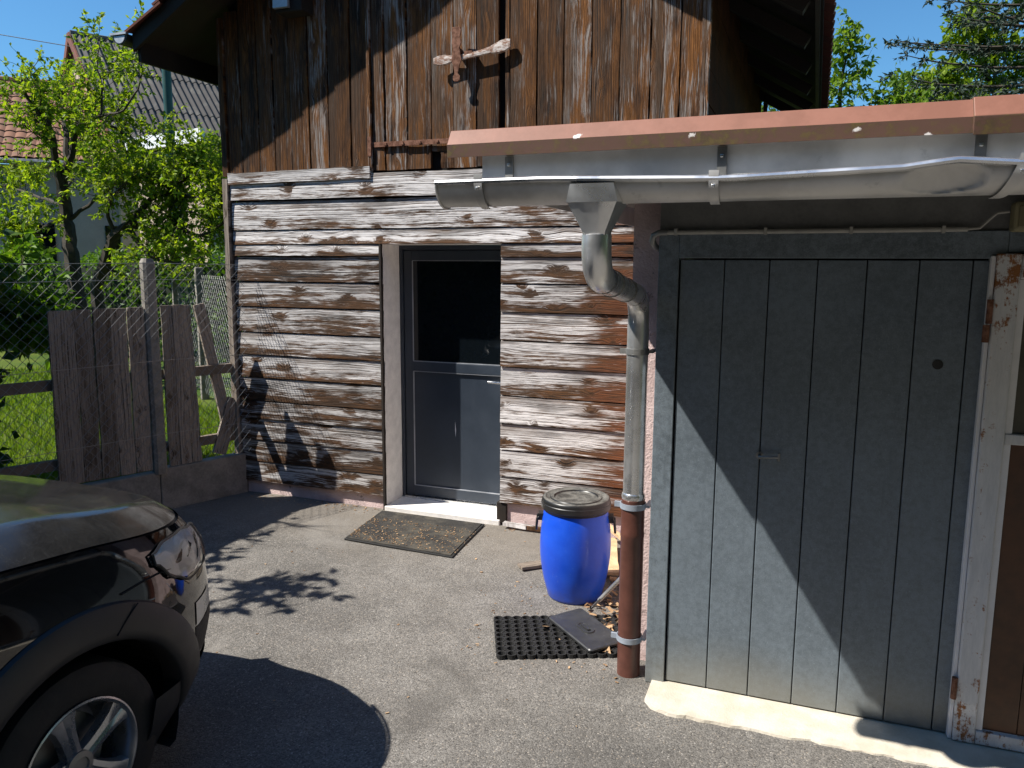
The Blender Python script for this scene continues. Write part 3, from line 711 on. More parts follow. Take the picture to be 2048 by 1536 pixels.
# neighbouring rusty white glazed door
wd = MB().box(.70, 2.58, YG - .002, YG + .02, .06, 1.9).build('glazed_door', M['black_void'], gar)
tag(wd, 'rusty white steel framed door with brown lower panel')
YD = YG - .045
MB().box(.622, .702, YD, YG + .02, .018, 1.958).build('stile', M['rusty'], wd, bevel=.006)
MB().box(.606, .621, YD + .012, YG + .03, .018, 1.95).build('edge_strip', M['white_paint'], wd, bevel=.003)
MB().box(1.5, 1.58, YD, YG + .02, .018, 1.958).build('stile', M['rusty'], wd, bevel=.006)
MB().box(2.5, 2.58, YD, YG + .02, .018, 1.958).build('stile', M['rusty'], wd, bevel=.006)
for x0, x1 in ((.703, 1.499), (1.581, 2.499)):
    MB().box(x0, x1, YD + .002, YG + .018, 1.865, 1.956).build('rail', M['rusty'], wd, bevel=.005)
    MB().box(x0, x1, YD + .008, YG + .018, 1.245, 1.285).build('rail', M['rusty'], wd, bevel=.004)
    MB().box(x0, x1, YD + .002, YG + .018, .02, .075).build('rail', M['rusty'], wd, bevel=.004)
    MB().box(x0 + .0, x0 + .024, YD + .014, YG + .01, .076, 1.244).build('glazing_bar', M['white_paint'], wd, bevel=.002)
    MB().box(x0 + .0, x0 + .024, YD + .014, YG + .01, 1.286, 1.864).build('glazing_bar', M['white_paint'], wd, bevel=.002)
    MB().box(x0 + .025, x1, YD + .028, YD + .036, 1.286, 1.864).build('pane', plain('olive_frosted_glass', (.075, .07, .05), .35, 0, .2, 4), wd)
    k = 0; x = x0 + .025
    while x < x1 - .01:
        xe = min(x + .12, x1); MB().box(x + .001, xe - .001, YD + .027, YD + .038, .076, 1.244).build('panel', plain('brown_varnished_panel', (.07, .028, .012), .4, 0, .4, 3), wd, bevel=.002); x = xe
b = MB(); b.tube([(.612, YD - .004, 1.70), (.612, YD - .004, 1.79)], .011, 8); b.tube([(.606, YD - .004, 1.63), (.606, YD - .004, 1.695)], .012, 8); b.build('hinge', M['rust'], wd, smooth=True)
b = MB(); b.tube([(.612, YD - .004, .20), (.612, YD - .004, .29)], .011, 8); b.build('hinge', M['rust'], wd, smooth=True)
# conduit, hose, cable, flood light
b = MB(); b.tube([(-.60, YG - .022, 2.046), (.52, YG - .022, 2.048)], .0095, 10); cdt = b.build('conduit', M['cream_pvc'], gar, smooth=True)
b = MB(); pts = [(-.595, YG - .022, 2.046), (-.63, YG - .022, 2.046), (-.655, YG - .016, 2.035), (-.662, YG - .004, 2.012), (-.655, YG + .02, 1.99), (-.645, YG + .06, 1.98)]
b.tube(pts, .0135, 10); b.build('hose_bend', M['strap'], cdt, smooth=True)
for x in (-.56, -.2, .12, .44):
    MB().obox((x, YG - .022, 2.048), (1, 0, 0), (0, 1, 0), (0, 0, 1), .006, .0135, .0135).build('clip', M['cream_pvc'], cdt)
b = MB(); b.tube([(.515, YG - .022, 2.048), (.56, YG - .024, 2.052), (.59, YG - .03, 2.085), (.61, YG - .035, 2.105), (.648, YG - .04, 2.109)], .005, 8); b.build('cable', M['cream_pvc'], cdt, smooth=True)
MB().box(.652, .84, YG - .09, YG - .02, 2.035, 2.142).build('flood_light', plain('yellowed_lamp_housing', (.2, .18, .10), .5, 0, .15, 10), gar, bevel=.012)
MB().box(.668, .825, YG - .094, YG - .088, 2.05, 2.128).build('lamp_glass', plain('dusty_lamp_glass', (.16, .14, .08), .3, 0, .15, 10), gar, bevel=.004)

# roof edge cap, fascia, gutter
def capprof(y, g): return [(y, 2.262 - g), (y - g, 2.306), (y + .032, 2.356 + g), (y + .3, 2.375 + g), (y + .3, 2.31), (y + .004, 2.275)]
b = MB(); b.prism(capprof(2.50, 0), -1.19, .385, 'x'); b.build('roof_cap', M['cap'], gar, bevel=.004)
b = MB(); b.prism(capprof(2.497, .006), .372, GX1, 'x'); b.build('roof_cap', M['cap'], gar, bevel=.004)
b = MB(); b.prism([(p[0], p[1]) for p in [(-1.185, 2.268), (-1.190, 2.31), (-1.16, 2.355), (-1.0, 2.36), (-1.0, 2.31), (-1.17, 2.268)]], 2.81, 5.2, 'y'); b.build('roof_cap', M['cap'], gar)
b = MB(); b.box(-1.075, GX1, 2.535, 2.545, 2.15, 2.30); b.build('fascia', M['fascia'], gar)
b = MB(); b.box(-1.075, -1.065, 2.546, 5.2, 2.15, 2.30); b.build('fascia', M['fascia'], gar)
GY, GZc, GR = 2.452, 2.168, .074
def gut_pt(X, a, r):
    """a: 0 = front lip ... pi = back edge; the lip is pulled up and the front pushed in around X = .3"""
    zo = -.016 * max(0, 1 - abs(X + .25) / .55) + .012 * max(0, 1 - abs(X - .33) / .13)
    y = GY - r * cos(a); z = GZc + zo * max(0, cos(a)) - r * sin(a)
    e = ((X - .30) / .10) ** 2 + ((a - .62) / .62) ** 2
    dent = .026 * max(0, 1 - e) ** .55 * (.45 + .55 * (X - .2) / .2) if e < 1 else 0
    return (X, y + dent, z + dent * .35)
xs = sorted(set([-1.172 + i * .06 for i in range(20)] + [0 + i * .01 for i in range(70)] + [.7 + i * .3 for i in range(12)]))
b = MB()
for r in (GR, GR - .004):
    b.grid([[gut_pt(X, pi * k / 32, r) for k in range(33)] for X in xs])
gut = b.build('gutter', M['zinc'], gar, smooth=50)
tag(gut, 'dented half round zinc gutter')
MB().tube([Vector(gut_pt(X, 0, GR)) + Vector((0, -.004, .0)) for X in xs], .0095, 8).build('bead', M['pipe'], gut, smooth=True)
b = MB(); b.prism([(GY - GR * cos(pi * k / 16), GZc - GR * sin(pi * k / 16)) for k in range(17)], -1.176, -1.170, 'x'); b.build('end_cap', M['zinc'], gut)
MB().tube([gut_pt(-1.172, pi * k / 16, GR + .003) for k in range(17)], .004, 6).build('end_rim', M['zinc'], gut, smooth=True)
for X, tw in ((-1.02, 0), (-.288, 0), (.43, .05)):
    rows = []
    for e in (-.014, .014):
        rows.append([Vector(gut_pt(X + e + tw * (1 - k / 9), pi * .55 * k / 9 - .12, GR + .012)) + Vector((0, 0, .004 if k else .012)) for k in range(10)])
    b = MB(); b.grid(rows); b.grid([[p + Vector((0, .004, 0)) for p in r] for r in rows]); b.build('bracket', M['zinc'], gut, smooth=True)
    c = Vector(gut_pt(X + tw * .8, .25, GR + .018)); MB().obox(c, (1, 0, 0), (0, 1, 0), (0, 0, 1), .005, .004, .005).build('bolt', M['pipe'], gut, bevel=.002)
for X in (-.975, -.285, .40):
    MB().box(X - .014, X + .014, 2.526, 2.534, 2.15, 2.262).build('fascia_strap', M['strap'], gut)
    MB().obox((X, 2.523, 2.235), (1, 0, 0), (0, 1, 0), (0, 0, 1), .005, .004, .005).build('bolt', M['pipe'], gut, bevel=.002)
# downpipe
def ring(cx, cy, z, hx, hy, rnd, n=24):
    out = []
    for k in range(n):
        a = 2 * pi * k / n; c, s_ = cos(a), sin(a); p = 2 + rnd * 6
        rr = (abs(c) ** p + abs(s_) ** p) ** (-1 / p); out.append((cx + hx * c * rr, cy + hy * s_ * rr, z))
    return out + [out[0]]
b = MB(); PX = -.647; PY = 2.442
b.grid([ring(PX, PY, 2.150, .072, .079, 1.6), ring(PX, PY, 2.118, .080, .079, 1.6), ring(PX, PY, 2.095, .085, .076, 1.6), ring(PX, PY, 2.0955, .082, .074, 1.6), ring(PX, PY, 2.012, .042, .044, .7), ring(PX, PY, 1.99, .0425, .0425, 0)])
dp = b.build('downpipe', M['pipe'], gar, smooth=24); tag(dp, 'shiny zinc downpipe on a brown lower pipe')
def arc(p0, p1, p2, n=8):
    p0, p1, p2 = Vector(p0), Vector(p1), Vector(p2)
    return [p0 * (1 - t) ** 2 + p1 * 2 * t * (1 - t) + p2 * t * t for t in [i / n for i in range(n + 1)]]
QX, QY = -.722, 3.475
A = Vector((PX, PY, 2.0)); B_ = Vector((PX, PY, 1.872)); Cc = Vector((QX, QY, 1.772)); E_ = Vector((QX, QY, .9))
d1 = (Cc - B_).normalized()
MB().tube([A, (PX, PY, 1.985)] + arc((PX, PY, 1.97), B_, B_ + d1 * .12), .047, 20).build('elbow', M['pipe'], dp, smooth=True)
MB().tube([B_ + d1 * .11, Cc - d1 * .12], .0455, 20).build('offset_pipe', M['pipe'], dp, smooth=True)
MB().tube(arc(Cc - d1 * .14, Cc, (QX, QY, 1.655)) + [(QX, QY, 1.635)], .047, 20).build('elbow', M['pipe'], dp, smooth=True)
for tt in (.13, .3, .62): MB().tube([B_ + d1 * (tt - .006), B_ + d1 * (tt + .006)], .0485, 20).build('seam_ring', M['strap'], dp, smooth=True)
MB().tube([(QX, QY, 1.645), (QX, QY, .86)], .048, 20).build('straight_pipe', M['pipe'], dp, smooth=True)
MB().lathe([(.046, .02), (.052, .012), (.054, 0), (.051, -.014), (.047, -.02)], (QX, QY, .865), 24).build('collar', M['pipe'], dp, smooth=True)
MB().lathe([(.047, .855), (.0535, .85), (.0535, .70), (.055, .695), (.055, .675), (.0535, .67), (.0535, .0), (.056, -.01), (.056, -.05)], (QX, QY, 0), 28).build('base_pipe', M['brown_pipe'], dp, smooth=True)
for z, mt in ((1.53, M['strap']), (.822, M['grey_clamp']), (.18, M['grey_clamp'])):
    b = MB(); rr = .0495 if z > 1 else .0565; b.lathe([(rr, -.013), (rr + .003, -.013), (rr + .003, .013), (rr, .013)], (QX, QY, z), 28)
    b.box(QX - rr - .028, QX - rr + .002, QY - .014, QY - .002, z - .012, z + .012); b.box(QX + rr, QX + rr + .02, QY - .006, QY + .09, z - .006, z + .006)
    b.build('clamp', mt, dp, smooth=30)
# ================================================================ car (parked nose towards the barn)
XC = -2.95
car = empty('car', (XC, 1.0, 0), 'black dusty car with silver alloy wheel parked beside the board fence', 'car')
ZB, Y0, PE = .19, 1.85, 2.6
def lerp(t, pts):
    for (a, va), (b_, vb) in zip(pts, pts[1:]):
        if t <= b_: 
            u = max(0, min(1, (t - a) / (b_ - a))); return va + (vb - va) * u
    return pts[-1][1]
def smooth_lerp(t, pts):
    for (a, va), (b_, vb) in zip(pts, pts[1:]):
        if t <= b_:
            u = max(0, min(1, (t - a) / (b_ - a))); u = u * u * (3 - 2 * u); return va + (vb - va) * u
    return pts[-1][1]
def zs(y): return lerp(y, [(-2.4, 1.08), (.6, 1.09), (1.42, 1.035), (1.8, 1.0), (2.05, .965), (2.35, .93), (2.62, .895)])
WT = [(0, .845), (.15, .885), (.35, .90), (.6, .907), (.8, .90), (.92, .875), (1, .84)]
FT = [(0, 2.22), (.12, 2.38), (.28, 2.56), (.45, 2.62), (.7, 2.61), (.88, 2.575), (1, 2.50)]
def tz(y, z): return max(0, min(1, (z - ZB) / (zs(y) - ZB)))
def halfw(y, t):
    w_ = lerp(t, WT); yf = lerp(t, FT)
    if y <= -1.75:
        u = min(1, (-1.75 - y) / .62); return w_ * max(0, 1 - u ** 3) ** (1 / 3)
    if y <= Y0: return w_
    u = min(1, (y - Y0) / (yf - Y0)); return w_ * max(0, 1 - u ** PE) ** (1 / PE)
def surf(y, z, off=0.):
    """point on the right flank / nose at length y, height z"""
    t = tz(y, z); e = .004
    x = halfw(y, t); x2 = halfw(y + e, t); nx, ny = e, x - x2; l = hypot(nx, ny) or 1
    return Vector((XC + x + off * nx / l, y + off * ny / l, z))
# columns along the outline, nose centre first
def outline(t):
    w_ = lerp(t, WT); yf = lerp(t, FT); pts = []
    for i in range(22):
        a = pi / 2 * (1 - i / 21); pts.append((w_ * cos(a) ** (2 / PE), Y0 + (yf - Y0) * sin(a) ** (2 / PE)))
    for i in range(1, 61): pts.append((w_, Y0 - 3.6 * i / 60))
    for i in range(1, 9):
        u = .62 * i / 8; pts.append((w_ * max(0, 1 - (u / .62) ** 3) ** (1 / 3), -1.75 - u))
    return pts
NT_ = 18; HUB = (1.665, .325); HUBR = (-1.0, .325)
cols = [outline(j / NT_) for j in range(NT_ + 1)]
for sgn, nm in ((1, 'body_side'), (-1, 'body_side')):
    b = MB(); nC = len(cols[0]); vs = []; fs = []
    for j in range(NT_ + 1):
        for (x, y) in cols[j]:
            vs.append((XC + sgn * x, y, ZB + (zs(y) - ZB) * j / NT_))
    for j in range(NT_):
        for i in range(nC - 1):
            q = (j * nC + i, j * nC + i + 1, (j + 1) * nC + i + 1, (j + 1) * nC + i)
            c = sum((Vector(vs[k]) for k in q), Vector()) / 4
            if abs(c.x - XC) > .5 and min(hypot(c.y - h[0], c.z - h[1]) for h in (HUB, HUBR)) < .455: continue
            fs.append(q)
    b.add(vs, fs); b.build(nm, M['paint'], car, smooth=60)
# bonnet
def zc(y): return lerp(y, [(.7, .115), (1.3, .115), (1.8, .105), (2.15, .085), (2.4, .05), (2.51, .012)])
def crease(a): return .010 * exp(-((abs(a) - .80) / .06) ** 2)
top = cols[NT_]; rows = []
front = [p for p in top if p[1] > .72]
NA = 40
for (x, y) in front:
    rows.append([Vector((XC + a * x * .985, y - .006, zs(y) + zc(y) * (.8 * (1 - abs(a) ** 6) + .2 * (1 - a * a)) + crease(a) * min(1, (2.5 - y) / .3) + .004)) for a in [(-1 + 2 * k / NA) for k in range(NA + 1)]])
b = MB(); b.grid(rows)
edge = [r[-1] for r in rows]; edge2 = [r[0] for r in rows]
b.grid([edge, [p + Vector((-.006, -.004, -.016)) for p in edge]]); b.grid([edge2, [p + Vector((.006, -.004, -.016)) for p in edge2]])
b.build('bonnet', M['paint'], car, smooth=60)
rows = [[Vector((XC + a * x, y, zs(y) - .012 + zc(y) * .8 * (1 - abs(a) ** 2.6))) for a in [(-1 + 2 * k / 12) for k in range(13)]] for (x, y) in top]
b = MB(); b.grid(rows); b.build('inner_panel', M['black_plastic'], car)
b = MB(); b.box(XC - .6, XC + .6, -2.0, 1.95, .19, .21); b.build('underbody', M['black_plastic'], car)
# cabin
sec = [(.72, .80, 1.10, 1.11), (.45, .77, 1.10, 1.30), (-.05, .70, 1.10, 1.56), (-.5, .68, 1.10, 1.62), (-1.3, .66, 1.10, 1.60), (-1.8, .66, 1.10, 1.45), (-2.25, .70, 1.09, 1.10)]
rows = []
for (y, w_, z0, z1) in sec:
    wt = w_ - (z1 - z0) * .25
    rows.append([Vector((XC + sx * xx, y, zz)) for sx, xx, zz in ((-1, w_ + .08, z0), (-1, wt + .04, z0 + (z1 - z0) * .85), (-1, wt - .1, z1), (0, 0, z1 + .02), (1, wt - .1, z1), (1, wt + .04, z0 + (z1 - z0) * .85), (1, w_ + .08, z0))])
b = MB(); b.grid(rows); b.build('cabin_glass', M['glass'], car, smooth=60)
b = MB(); b.grid([[p + Vector((0, 0, .012)) for p in r[1:6]] for r in rows[2:6]]); b.build('roof', M['paint'], car, smooth=60)
# wheel arch cladding and liner
for hub, sgn in ((HUB, 1), (HUBR, 1), (HUB, -1), (HUBR, -1)):
    b = MB(); rows = []
    for i in range(49):
        a = radians(-13 + 217 * i / 48); row = []
        for r, off in ((.405, -.06), (.405, .010), (.412, .018), (.44, .022), (.51, .020), (.528, .014), (.533, .0)):
            y, z = hub[0] + r * cos(a) * 1.03, max(.2, hub[1] + r * sin(a) * .97)
            p = surf(y, z, off); row.append(Vector((XC + sgn * (p.x - XC), p.y, p.z)))
        rows.append(row)
    b.grid(rows); b.build('arch_cladding', M['cladding'], car, smooth=50)
    b = MB(); rows = []
    for i in range(25):
        a = radians(-30 + 240 * i / 24)
        rows.append([Vector((XC + sgn * xx, hub[0] + .42 * cos(a), max(.17, hub[1] + .42 * sin(a)))) for xx in (.86, .5)])
    b.grid(rows); c0 = len(b.v); b.prism([(hub[0] + .42 * cos(radians(-30 + 240 * i / 24)), max(.17, hub[1] + .42 * sin(radians(-30 + 240 * i / 24)))) for i in range(25)], XC + sgn * .5, XC + sgn * .49, 'x')
    b.build('wheel_housing', M['black_void'], car)
# split line across the cladding in front of the wheel
b = MB(); a0 = radians(74); pts = [surf(HUB[0] + r * cos(a0 - (r - .41) * 1.3), HUB[1] + r * sin(a0 - (r - .41) * 1.3), .0225) for r in (.414, .44, .47, .50, .515)]
b.tube(pts, .0025, 5); b.build('cladding_joint', M['black_void'], car)
# fender / bumper joint and dark lower bumper
pts = [surf(y, z, .001) for y, z in ((1.83, .838), (1.92, .845), (2.0, .845), (2.06, .838), (2.14, .815))]
MB().tube(pts, .0035, 5).build('bumper_joint', M['black_void'], car)
rows = []
for k in range(9):
    z = .18 + .23 * k / 8; row = []
    for i in range(26):
        t = tz(2.2, z); w_ = lerp(t, WT); yf = lerp(t, FT); a = radians(4) + (pi / 2 - radians(4)) * i / 25
        x, y = w_ * cos(a) ** (2 / PE), Y0 + (yf - Y0) * sin(a) ** (2 / PE)
        row.append((x, y, z))
    rows.append(row)
for sgn in (1, -1):
    b = MB(); b.grid([[(XC + sgn * (x * 1.0 + .006), y * 1.0 + .004, z) for x, y, z in r] for r in rows]); b.build('lower_bumper', M['cladding'], car, smooth=60)
# headlights: reflector facets behind a clear lens
def patch(y0, y1, lo, hi, n, mrows, off, sgn, fac=0, seed=1):
    g = random.Random(seed); out = []
    for j in range(mrows + 1):
        row = []
        for i in range(n + 1):
            y = y0 + (y1 - y0) * i / n; z = smooth_lerp(y, lo) + (smooth_lerp(y, hi) - smooth_lerp(y, lo)) * j / mrows
            e = -abs(off) * 0
            p = surf(y, z, off + (g.uniform(-fac, fac) if 0 < i < n and 0 < j < mrows else 0)); row.append(Vector((XC + sgn * (p.x - XC), p.y, p.z)))
        out.append(row)
    return out
HLO = [(1.99, .885), (2.06, .815), (2.15, .775), (2.27, .785), (2.40, .83)]
HHI = [(1.99, .91), (2.06, .928), (2.18, .925), (2.3, .90), (2.40, .865)]
for sgn in (1, -1):
    b = MB(); b.grid(patch(1.99, 2.40, HLO, HHI, 10, 5, .002, sgn, .006, 5)); hl = b.build('headlight', M['reflector_white'], car, smooth=False)
    b = MB(); b.grid(patch(1.988, 2.403, HLO, HHI, 24, 8, .016, sgn)); b.build('lens', M['lens'], hl, smooth=True)
    rr = patch(1.986, 2.405, [(a, v - .006) for a, v in HLO], [(a, v + .006) for a, v in HHI], 24, 1, .012, sgn)
    b = MB(); b.tube(rr[0] + rr[1][::-1] + [rr[0][0]], .005, 6); b.build('lamp_surround', M['black_plastic'], hl, smooth=True)
    for dz, rad in ((.86, .045), (.875, .035)):
        pass
    b = MB(); b.grid(patch(2.19, 2.34, [(2.19, .565), (2.34, .585)], [(2.19, .655), (2.34, .66)], 8, 3, .003, sgn)); b.build('fog_light', M['alloy'], car, smooth=True)
    b = MB(); b.grid(patch(2.185, 2.40, [(2.185, .44), (2.40, .44)], [(2.185, .56), (2.40, .575)], 10, 3, .0015, sgn)); b.build('bumper_grille', M['rubber'], car, smooth=True)
# front grille and plate holder (hidden side)
b = MB(); b.grid([[surf(2.5 + .12 * i / 6, z, .006) for i in range(7)] for z in (.62, .72, .82)]); b.build('grille', M['rubber'], car, smooth=True)
# wheels
def wheel_parts(c, sgn):
    w_ = bpy.data.objects.new('wheel', None)
    tp = [(.205, -.09), (.225, -.098), (.29, -.10), (.318, -.085), (.325, -.05), (.325, .05), (.318, .085), (.29, .10), (.225, .098), (.205, .09)]
    b = MB(); b.lathe([(r, a) for r, a in tp], (0, 0, 0), 48, 'x')
    ty = b.mesh('tyre', M['tyre'], 50)
    b = MB(); b.lathe([(.212, .096), (.214, .102), (.208, .104), (.200, .098), (.192, .06), (.186, -.06), (.0, -.065)], (0, 0, 0), 48, 'x')
    barrel_me = b.mesh('rim', M['alloy'], 50)
    b = MB()
    for k in range(5):
        a = radians(105 + 72 * k); rd = Vector((0, cos(a), sin(a))); tn = Vector((0, -sin(a), cos(a)))
        for i0 in range(1):
            secs = []
            for r, hw, xf in ((.03, .032, .082), (.07, .030, .086), (.12, .033, .090), (.165, .042, .093), (.198, .060, .096)):
                p = rd * r
                secs.append([p + tn * (-hw) + Vector((xf - .034, 0, 0)), p + tn * (-hw * .86) + Vector((xf - .004, 0, 0)), p + tn * (-hw * .3) + Vector((xf, 0, 0)), p + Vector((xf - .007, 0, 0)), p + tn * (hw * .3) + Vector((xf, 0, 0)), p + tn * (hw * .86) + Vector((xf - .004, 0, 0)), p + tn * hw + Vector((xf - .034, 0, 0))])
            b.grid(secs)
    sp = b.mesh('spokes', M['alloy'], 35)
    b = MB(); b.lathe([(.05, .07), (.048, .088), (.03, .092), (.028, .086), (.0, .088)], (0, 0, 0), 24, 'x'); hb = b.mesh('hub_cap', M['strap'], 40)
    b = MB(); b.lathe([(.15, .0), (.15, .012), (.06, .014), (.0, .014)], (0, 0, 0), 32, 'x'); dk = b.mesh('brake_disc', M['strap'], 40)
    return [('tyre', ty), ('rim', barrel_me), ('spoke_star', sp), ('hub_cap', hb), ('brake_disc', dk)]
wp = wheel_parts(None, 1)
for hub, sgn in ((HUB, 1), (HUBR, 1), (HUB, -1), (HUBR, -1)):
    o = bpy.data.objects.new('wheel', wp[0][1]); COL.objects.link(o); o.parent = car
    o.matrix_basis = Matrix.Translation(-car.location) @ Matrix.Translation((XC + sgn * .775, hub[0], hub[1])) @ Matrix.Rotation(0 if sgn > 0 else pi, 4, 'Z')
    for nm, me in wp[1:]:
        c = bpy.data.objects.new(nm, me); COL.objects.link(c); c.parent = o

# ================================================================ blue barrel
BX, BY = -1.215, 4.25
bar = empty('barrel', (BX, BY, 0), 'blue plastic barrel with black lid standing by the downpipe', 'barrel')
pr = [(0, .012), (.13, .010), (.150, .0), (.158, .012), (.166, .045), (.186, .125), (.2, .22), (.2045, .305), (.202, .39), (.194, .465), (.182, .52), (.176, .54)]
def spline(pr, k=5):
    out = []
    for i in range(len(pr) - 1):
        p0, p1, p2, p3 = pr[max(i - 1, 0)], pr[i], pr[i + 1], pr[min(i + 2, len(pr) - 1)]
        for j in range(k):
            t = j / k
            out.append(tuple(.5 * (2 * p1[c] + (p2[c] - p0[c]) * t + (2 * p0[c] - 5 * p1[c] + 4 * p2[c] - p3[c]) * t * t + (3 * p1[c] - p0[c] - 3 * p2[c] + p3[c]) * t ** 3) for c in (0, 1)))
    return out + [pr[-1]]
def local(name, me, parent):
    o = bpy.data.objects.new(name, me); COL.objects.link(o); o.parent = parent; return o
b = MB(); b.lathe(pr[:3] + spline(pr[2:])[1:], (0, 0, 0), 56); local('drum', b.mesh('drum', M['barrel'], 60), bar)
lp = [(r, z - .078) for r, z in [(.178, .60), (.186, .598), (.193, .606), (.196, .625), (.197, .65), (.194, .668), (.187, .674), (.176, .676), (.170, .672), (.160, .668), (.150, .668), (.146, .674), (.128, .675), (.125, .668), (.118, .664), (.0, .663)]]
b = MB(); b.lathe(lp, (0, 0, 0), 56); ld = local('lid', b.mesh('lid', M['lid'], 40), bar)
b = MB(); b.lathe([(.196, .534), (.2, .538), (.2, .567), (.196, .571)], (0, 0, 0), 56); local('clamping_ring', b.mesh('clamping_ring', M['black_plastic'], 40), bar)
for a in (radians(196), radians(12)):
    d = Vector((cos(a), sin(a), 0)); t_ = Vector((-sin(a), cos(a), 0))
    b = MB(); b.obox(d * .2 + Vector((0, 0, .475)), d, t_, (0, 0, 1), .016, .03, .02)
    pts = [d * .212 + t_ * .03 * s_ + Vector((0, 0, .475)) for s_ in (-1,)] + [d * (.222 + .006 * sin(pi * k / 10)) + t_ * (.034 * cos(pi + pi * k / 10)) + Vector((0, 0, .465 - .075 * sin(pi * k / 10))) for k in range(11)] + [d * .212 + t_ * .03 + Vector((0, 0, .475))]
    b.tube(pts, .007, 8); local('handle', b.mesh('handle', M['black_plastic'], 40), bar)
# ================================================================ mats, plate, pole, scraps
mo = empty('doormat', (-2.6, 4.87, 0), 'flat dark doormat covered in wood chips before the door', 'doormat')
cs = [Vector(p) for p in ((-3.06, 5.215, .006), (-2.19, 5.21, .006), (-2.124, 4.507, .006), (-2.98, 4.55, .006))]
ctr = sum(cs, Vector()) / 4
def slab(pts, z0, z1): 
    n = len(pts); return MB().add([(p[0], p[1], z0) for p in pts] + [(p[0], p[1], z1) for p in pts], [tuple(range(n))[::-1], tuple(range(n, 2 * n))] + [(i, (i + 1) % n, (i + 1) % n + n, i + n) for i in range(n)])
slab([ctr + (p - ctr) * 1.0 for p in cs], .0, .011).build('border', M['rubber'], mo, bevel=.003)
slab([ctr + (p - ctr) * .955 for p in cs], .011, .016).build('pile', M['mat'], mo)
def chips(name, n, fpos, size, mat, label, cat, seed, thick=.002, flat=.25):
    g = random.Random(seed); b = MB()
    for _ in range(n):
        p = fpos(g); l = size * g.uniform(.4, 1.5); w_ = l * g.uniform(.15, .6); a = g.uniform(0, 6.28)
        ax = Vector((cos(a), sin(a), g.uniform(-flat, flat))).normalized(); ay = Vector((-sin(a), cos(a), g.uniform(-flat, flat))).normalized(); az = ax.cross(ay)
        b.obox(Vector(p) + Vector((0, 0, .004)), ax, ay, az, l / 2, w_ / 2, thick / 2)
    o = b.build(name, mat); return tag(o, label, cat, kind='stuff')
def t_chip():
    t = NT('dry_wood_chip'); r = t.n('NewGeometry').outputs['Random Per Island']; t.set(t.mix(r, (.16, .085, .04), (.5, .34, .2)), .85, 0, .2); return t.m
M['chip'] = t_chip()
def matpos(g):
    u, v = min(1, abs(g.gauss(.0, .5))), g.random(); u = g.random() if g.random() < .6 else u
    v = v ** 1.2
    p = (cs[0] * (1 - u) + cs[1] * u) * (1 - (.25 + .7 * (1 - v))) + (cs[3] * (1 - u) + cs[2] * u) * (.25 + .7 * (1 - v)); return (p.x, p.y, .016)
chips('wood_chips', 520, matpos, .010, M['chip'], 'small brown wood chips scattered on the doormat', 'chips', 3)
chips('dry_leaves', 320, lambda g: (g.gauss(-.93, .1), g.uniform(3.6, 4.75), g.uniform(0, .02)), .035, M['chip'], 'dry brown leaves piled behind the downpipe', 'leaves', 5, .001, .7)
chips('grit', 160, lambda g: (g.uniform(-1.6, -.75), g.uniform(3.35, 4.3), .0), .012, M['chip'], 'bits of dry leaf strewn around the ring mat', 'debris', 6)
chips('yard_litter', 70, lambda g: (g.uniform(-4.2, -.8), g.uniform(2.6, 5.1), .0), .012, M['chip'], 'few pale specks of litter on the asphalt', 'debris', 8)
chips('wall_litter', 170, lambda g: (g.uniform(-4.3, -3.1) if g.random() < .7 else g.uniform(-2.0, -1.4), 5.26 - abs(g.gauss(0, .07)), .0), .014, M['chip'], 'thin line of dry litter along the foot of the barn wall', 'debris', 9)
e1 = Vector((.92, .392, 0)); e2 = Vector((.405, -.914, 0)); o0 = Vector((-1.53, 3.77, 0))
b = MB(); nr, nc, ps = 9, 14, .0495
for i in range(nc):
    for j in range(nr):
        c = o0 + e1 * (ps * (i + .5)) + e2 * (ps * (j + .5)); K = 12; vs = []
        for r, z in ((.0268, .0), (.0268, .019), (.0205, .019), (.0185, .0)):
            for k in range(K): a = 2 * pi * k / K; vs.append(c + Vector((r * cos(a), r * sin(a), z)))
        b.add(vs, [(m_ * K + k, m_ * K + (k + 1) % K, (m_ + 1) * K + (k + 1) % K, (m_ + 1) * K + k) for m_ in range(3) for k in range(K)])
        c2 = c + (e1 + e2) * ps * .5
        if i < nc - 1 and j < nr - 1: b.obox(c2 + Vector((0, 0, .0085)), e1, e2, (0, 0, 1), .008, .008, .0083)
tag(b.build('ring_mat', M['rubber']), 'black rubber mat of round holes lying beside the barrel', 'mat')
# black plate with an oval grip, tilted on the mat
pc = [WZ(1160, 1210, .055), WZ(1098, 1240, .045), WZ(1188, 1303, .03), WZ(1242, 1280, .045)]
cen = sum(pc, Vector()) / 4; ax = ((pc[3] - pc[0]) + (pc[2] - pc[1])).normalized(); az = ax.cross((pc[0] - pc[1]).normalized()).normalized(); ay = az.cross(ax)
if az.z < 0: az = -az; ay = -ay
hx = ((pc[3] - pc[0]).length + (pc[2] - pc[1]).length) / 4; hy = ((pc[0] - pc[1]).length + (pc[3] - pc[2]).length) / 4
def rrect(hx, hy, r, n=6):
    out = []
    for cx, cy, a0 in ((hx - r, hy - r, 0), (-hx + r, hy - r, pi / 2), (-hx + r, -hy + r, pi), (hx - r, -hy + r, 1.5 * pi)):
        out += [(cx + r * cos(a0 + pi / 2 * k / n), cy + r * sin(a0 + pi / 2 * k / n)) for k in range(n + 1)]
    return out
def lay(poly, z): return [cen + ax * x + ay * y + az * z for x, y in poly]
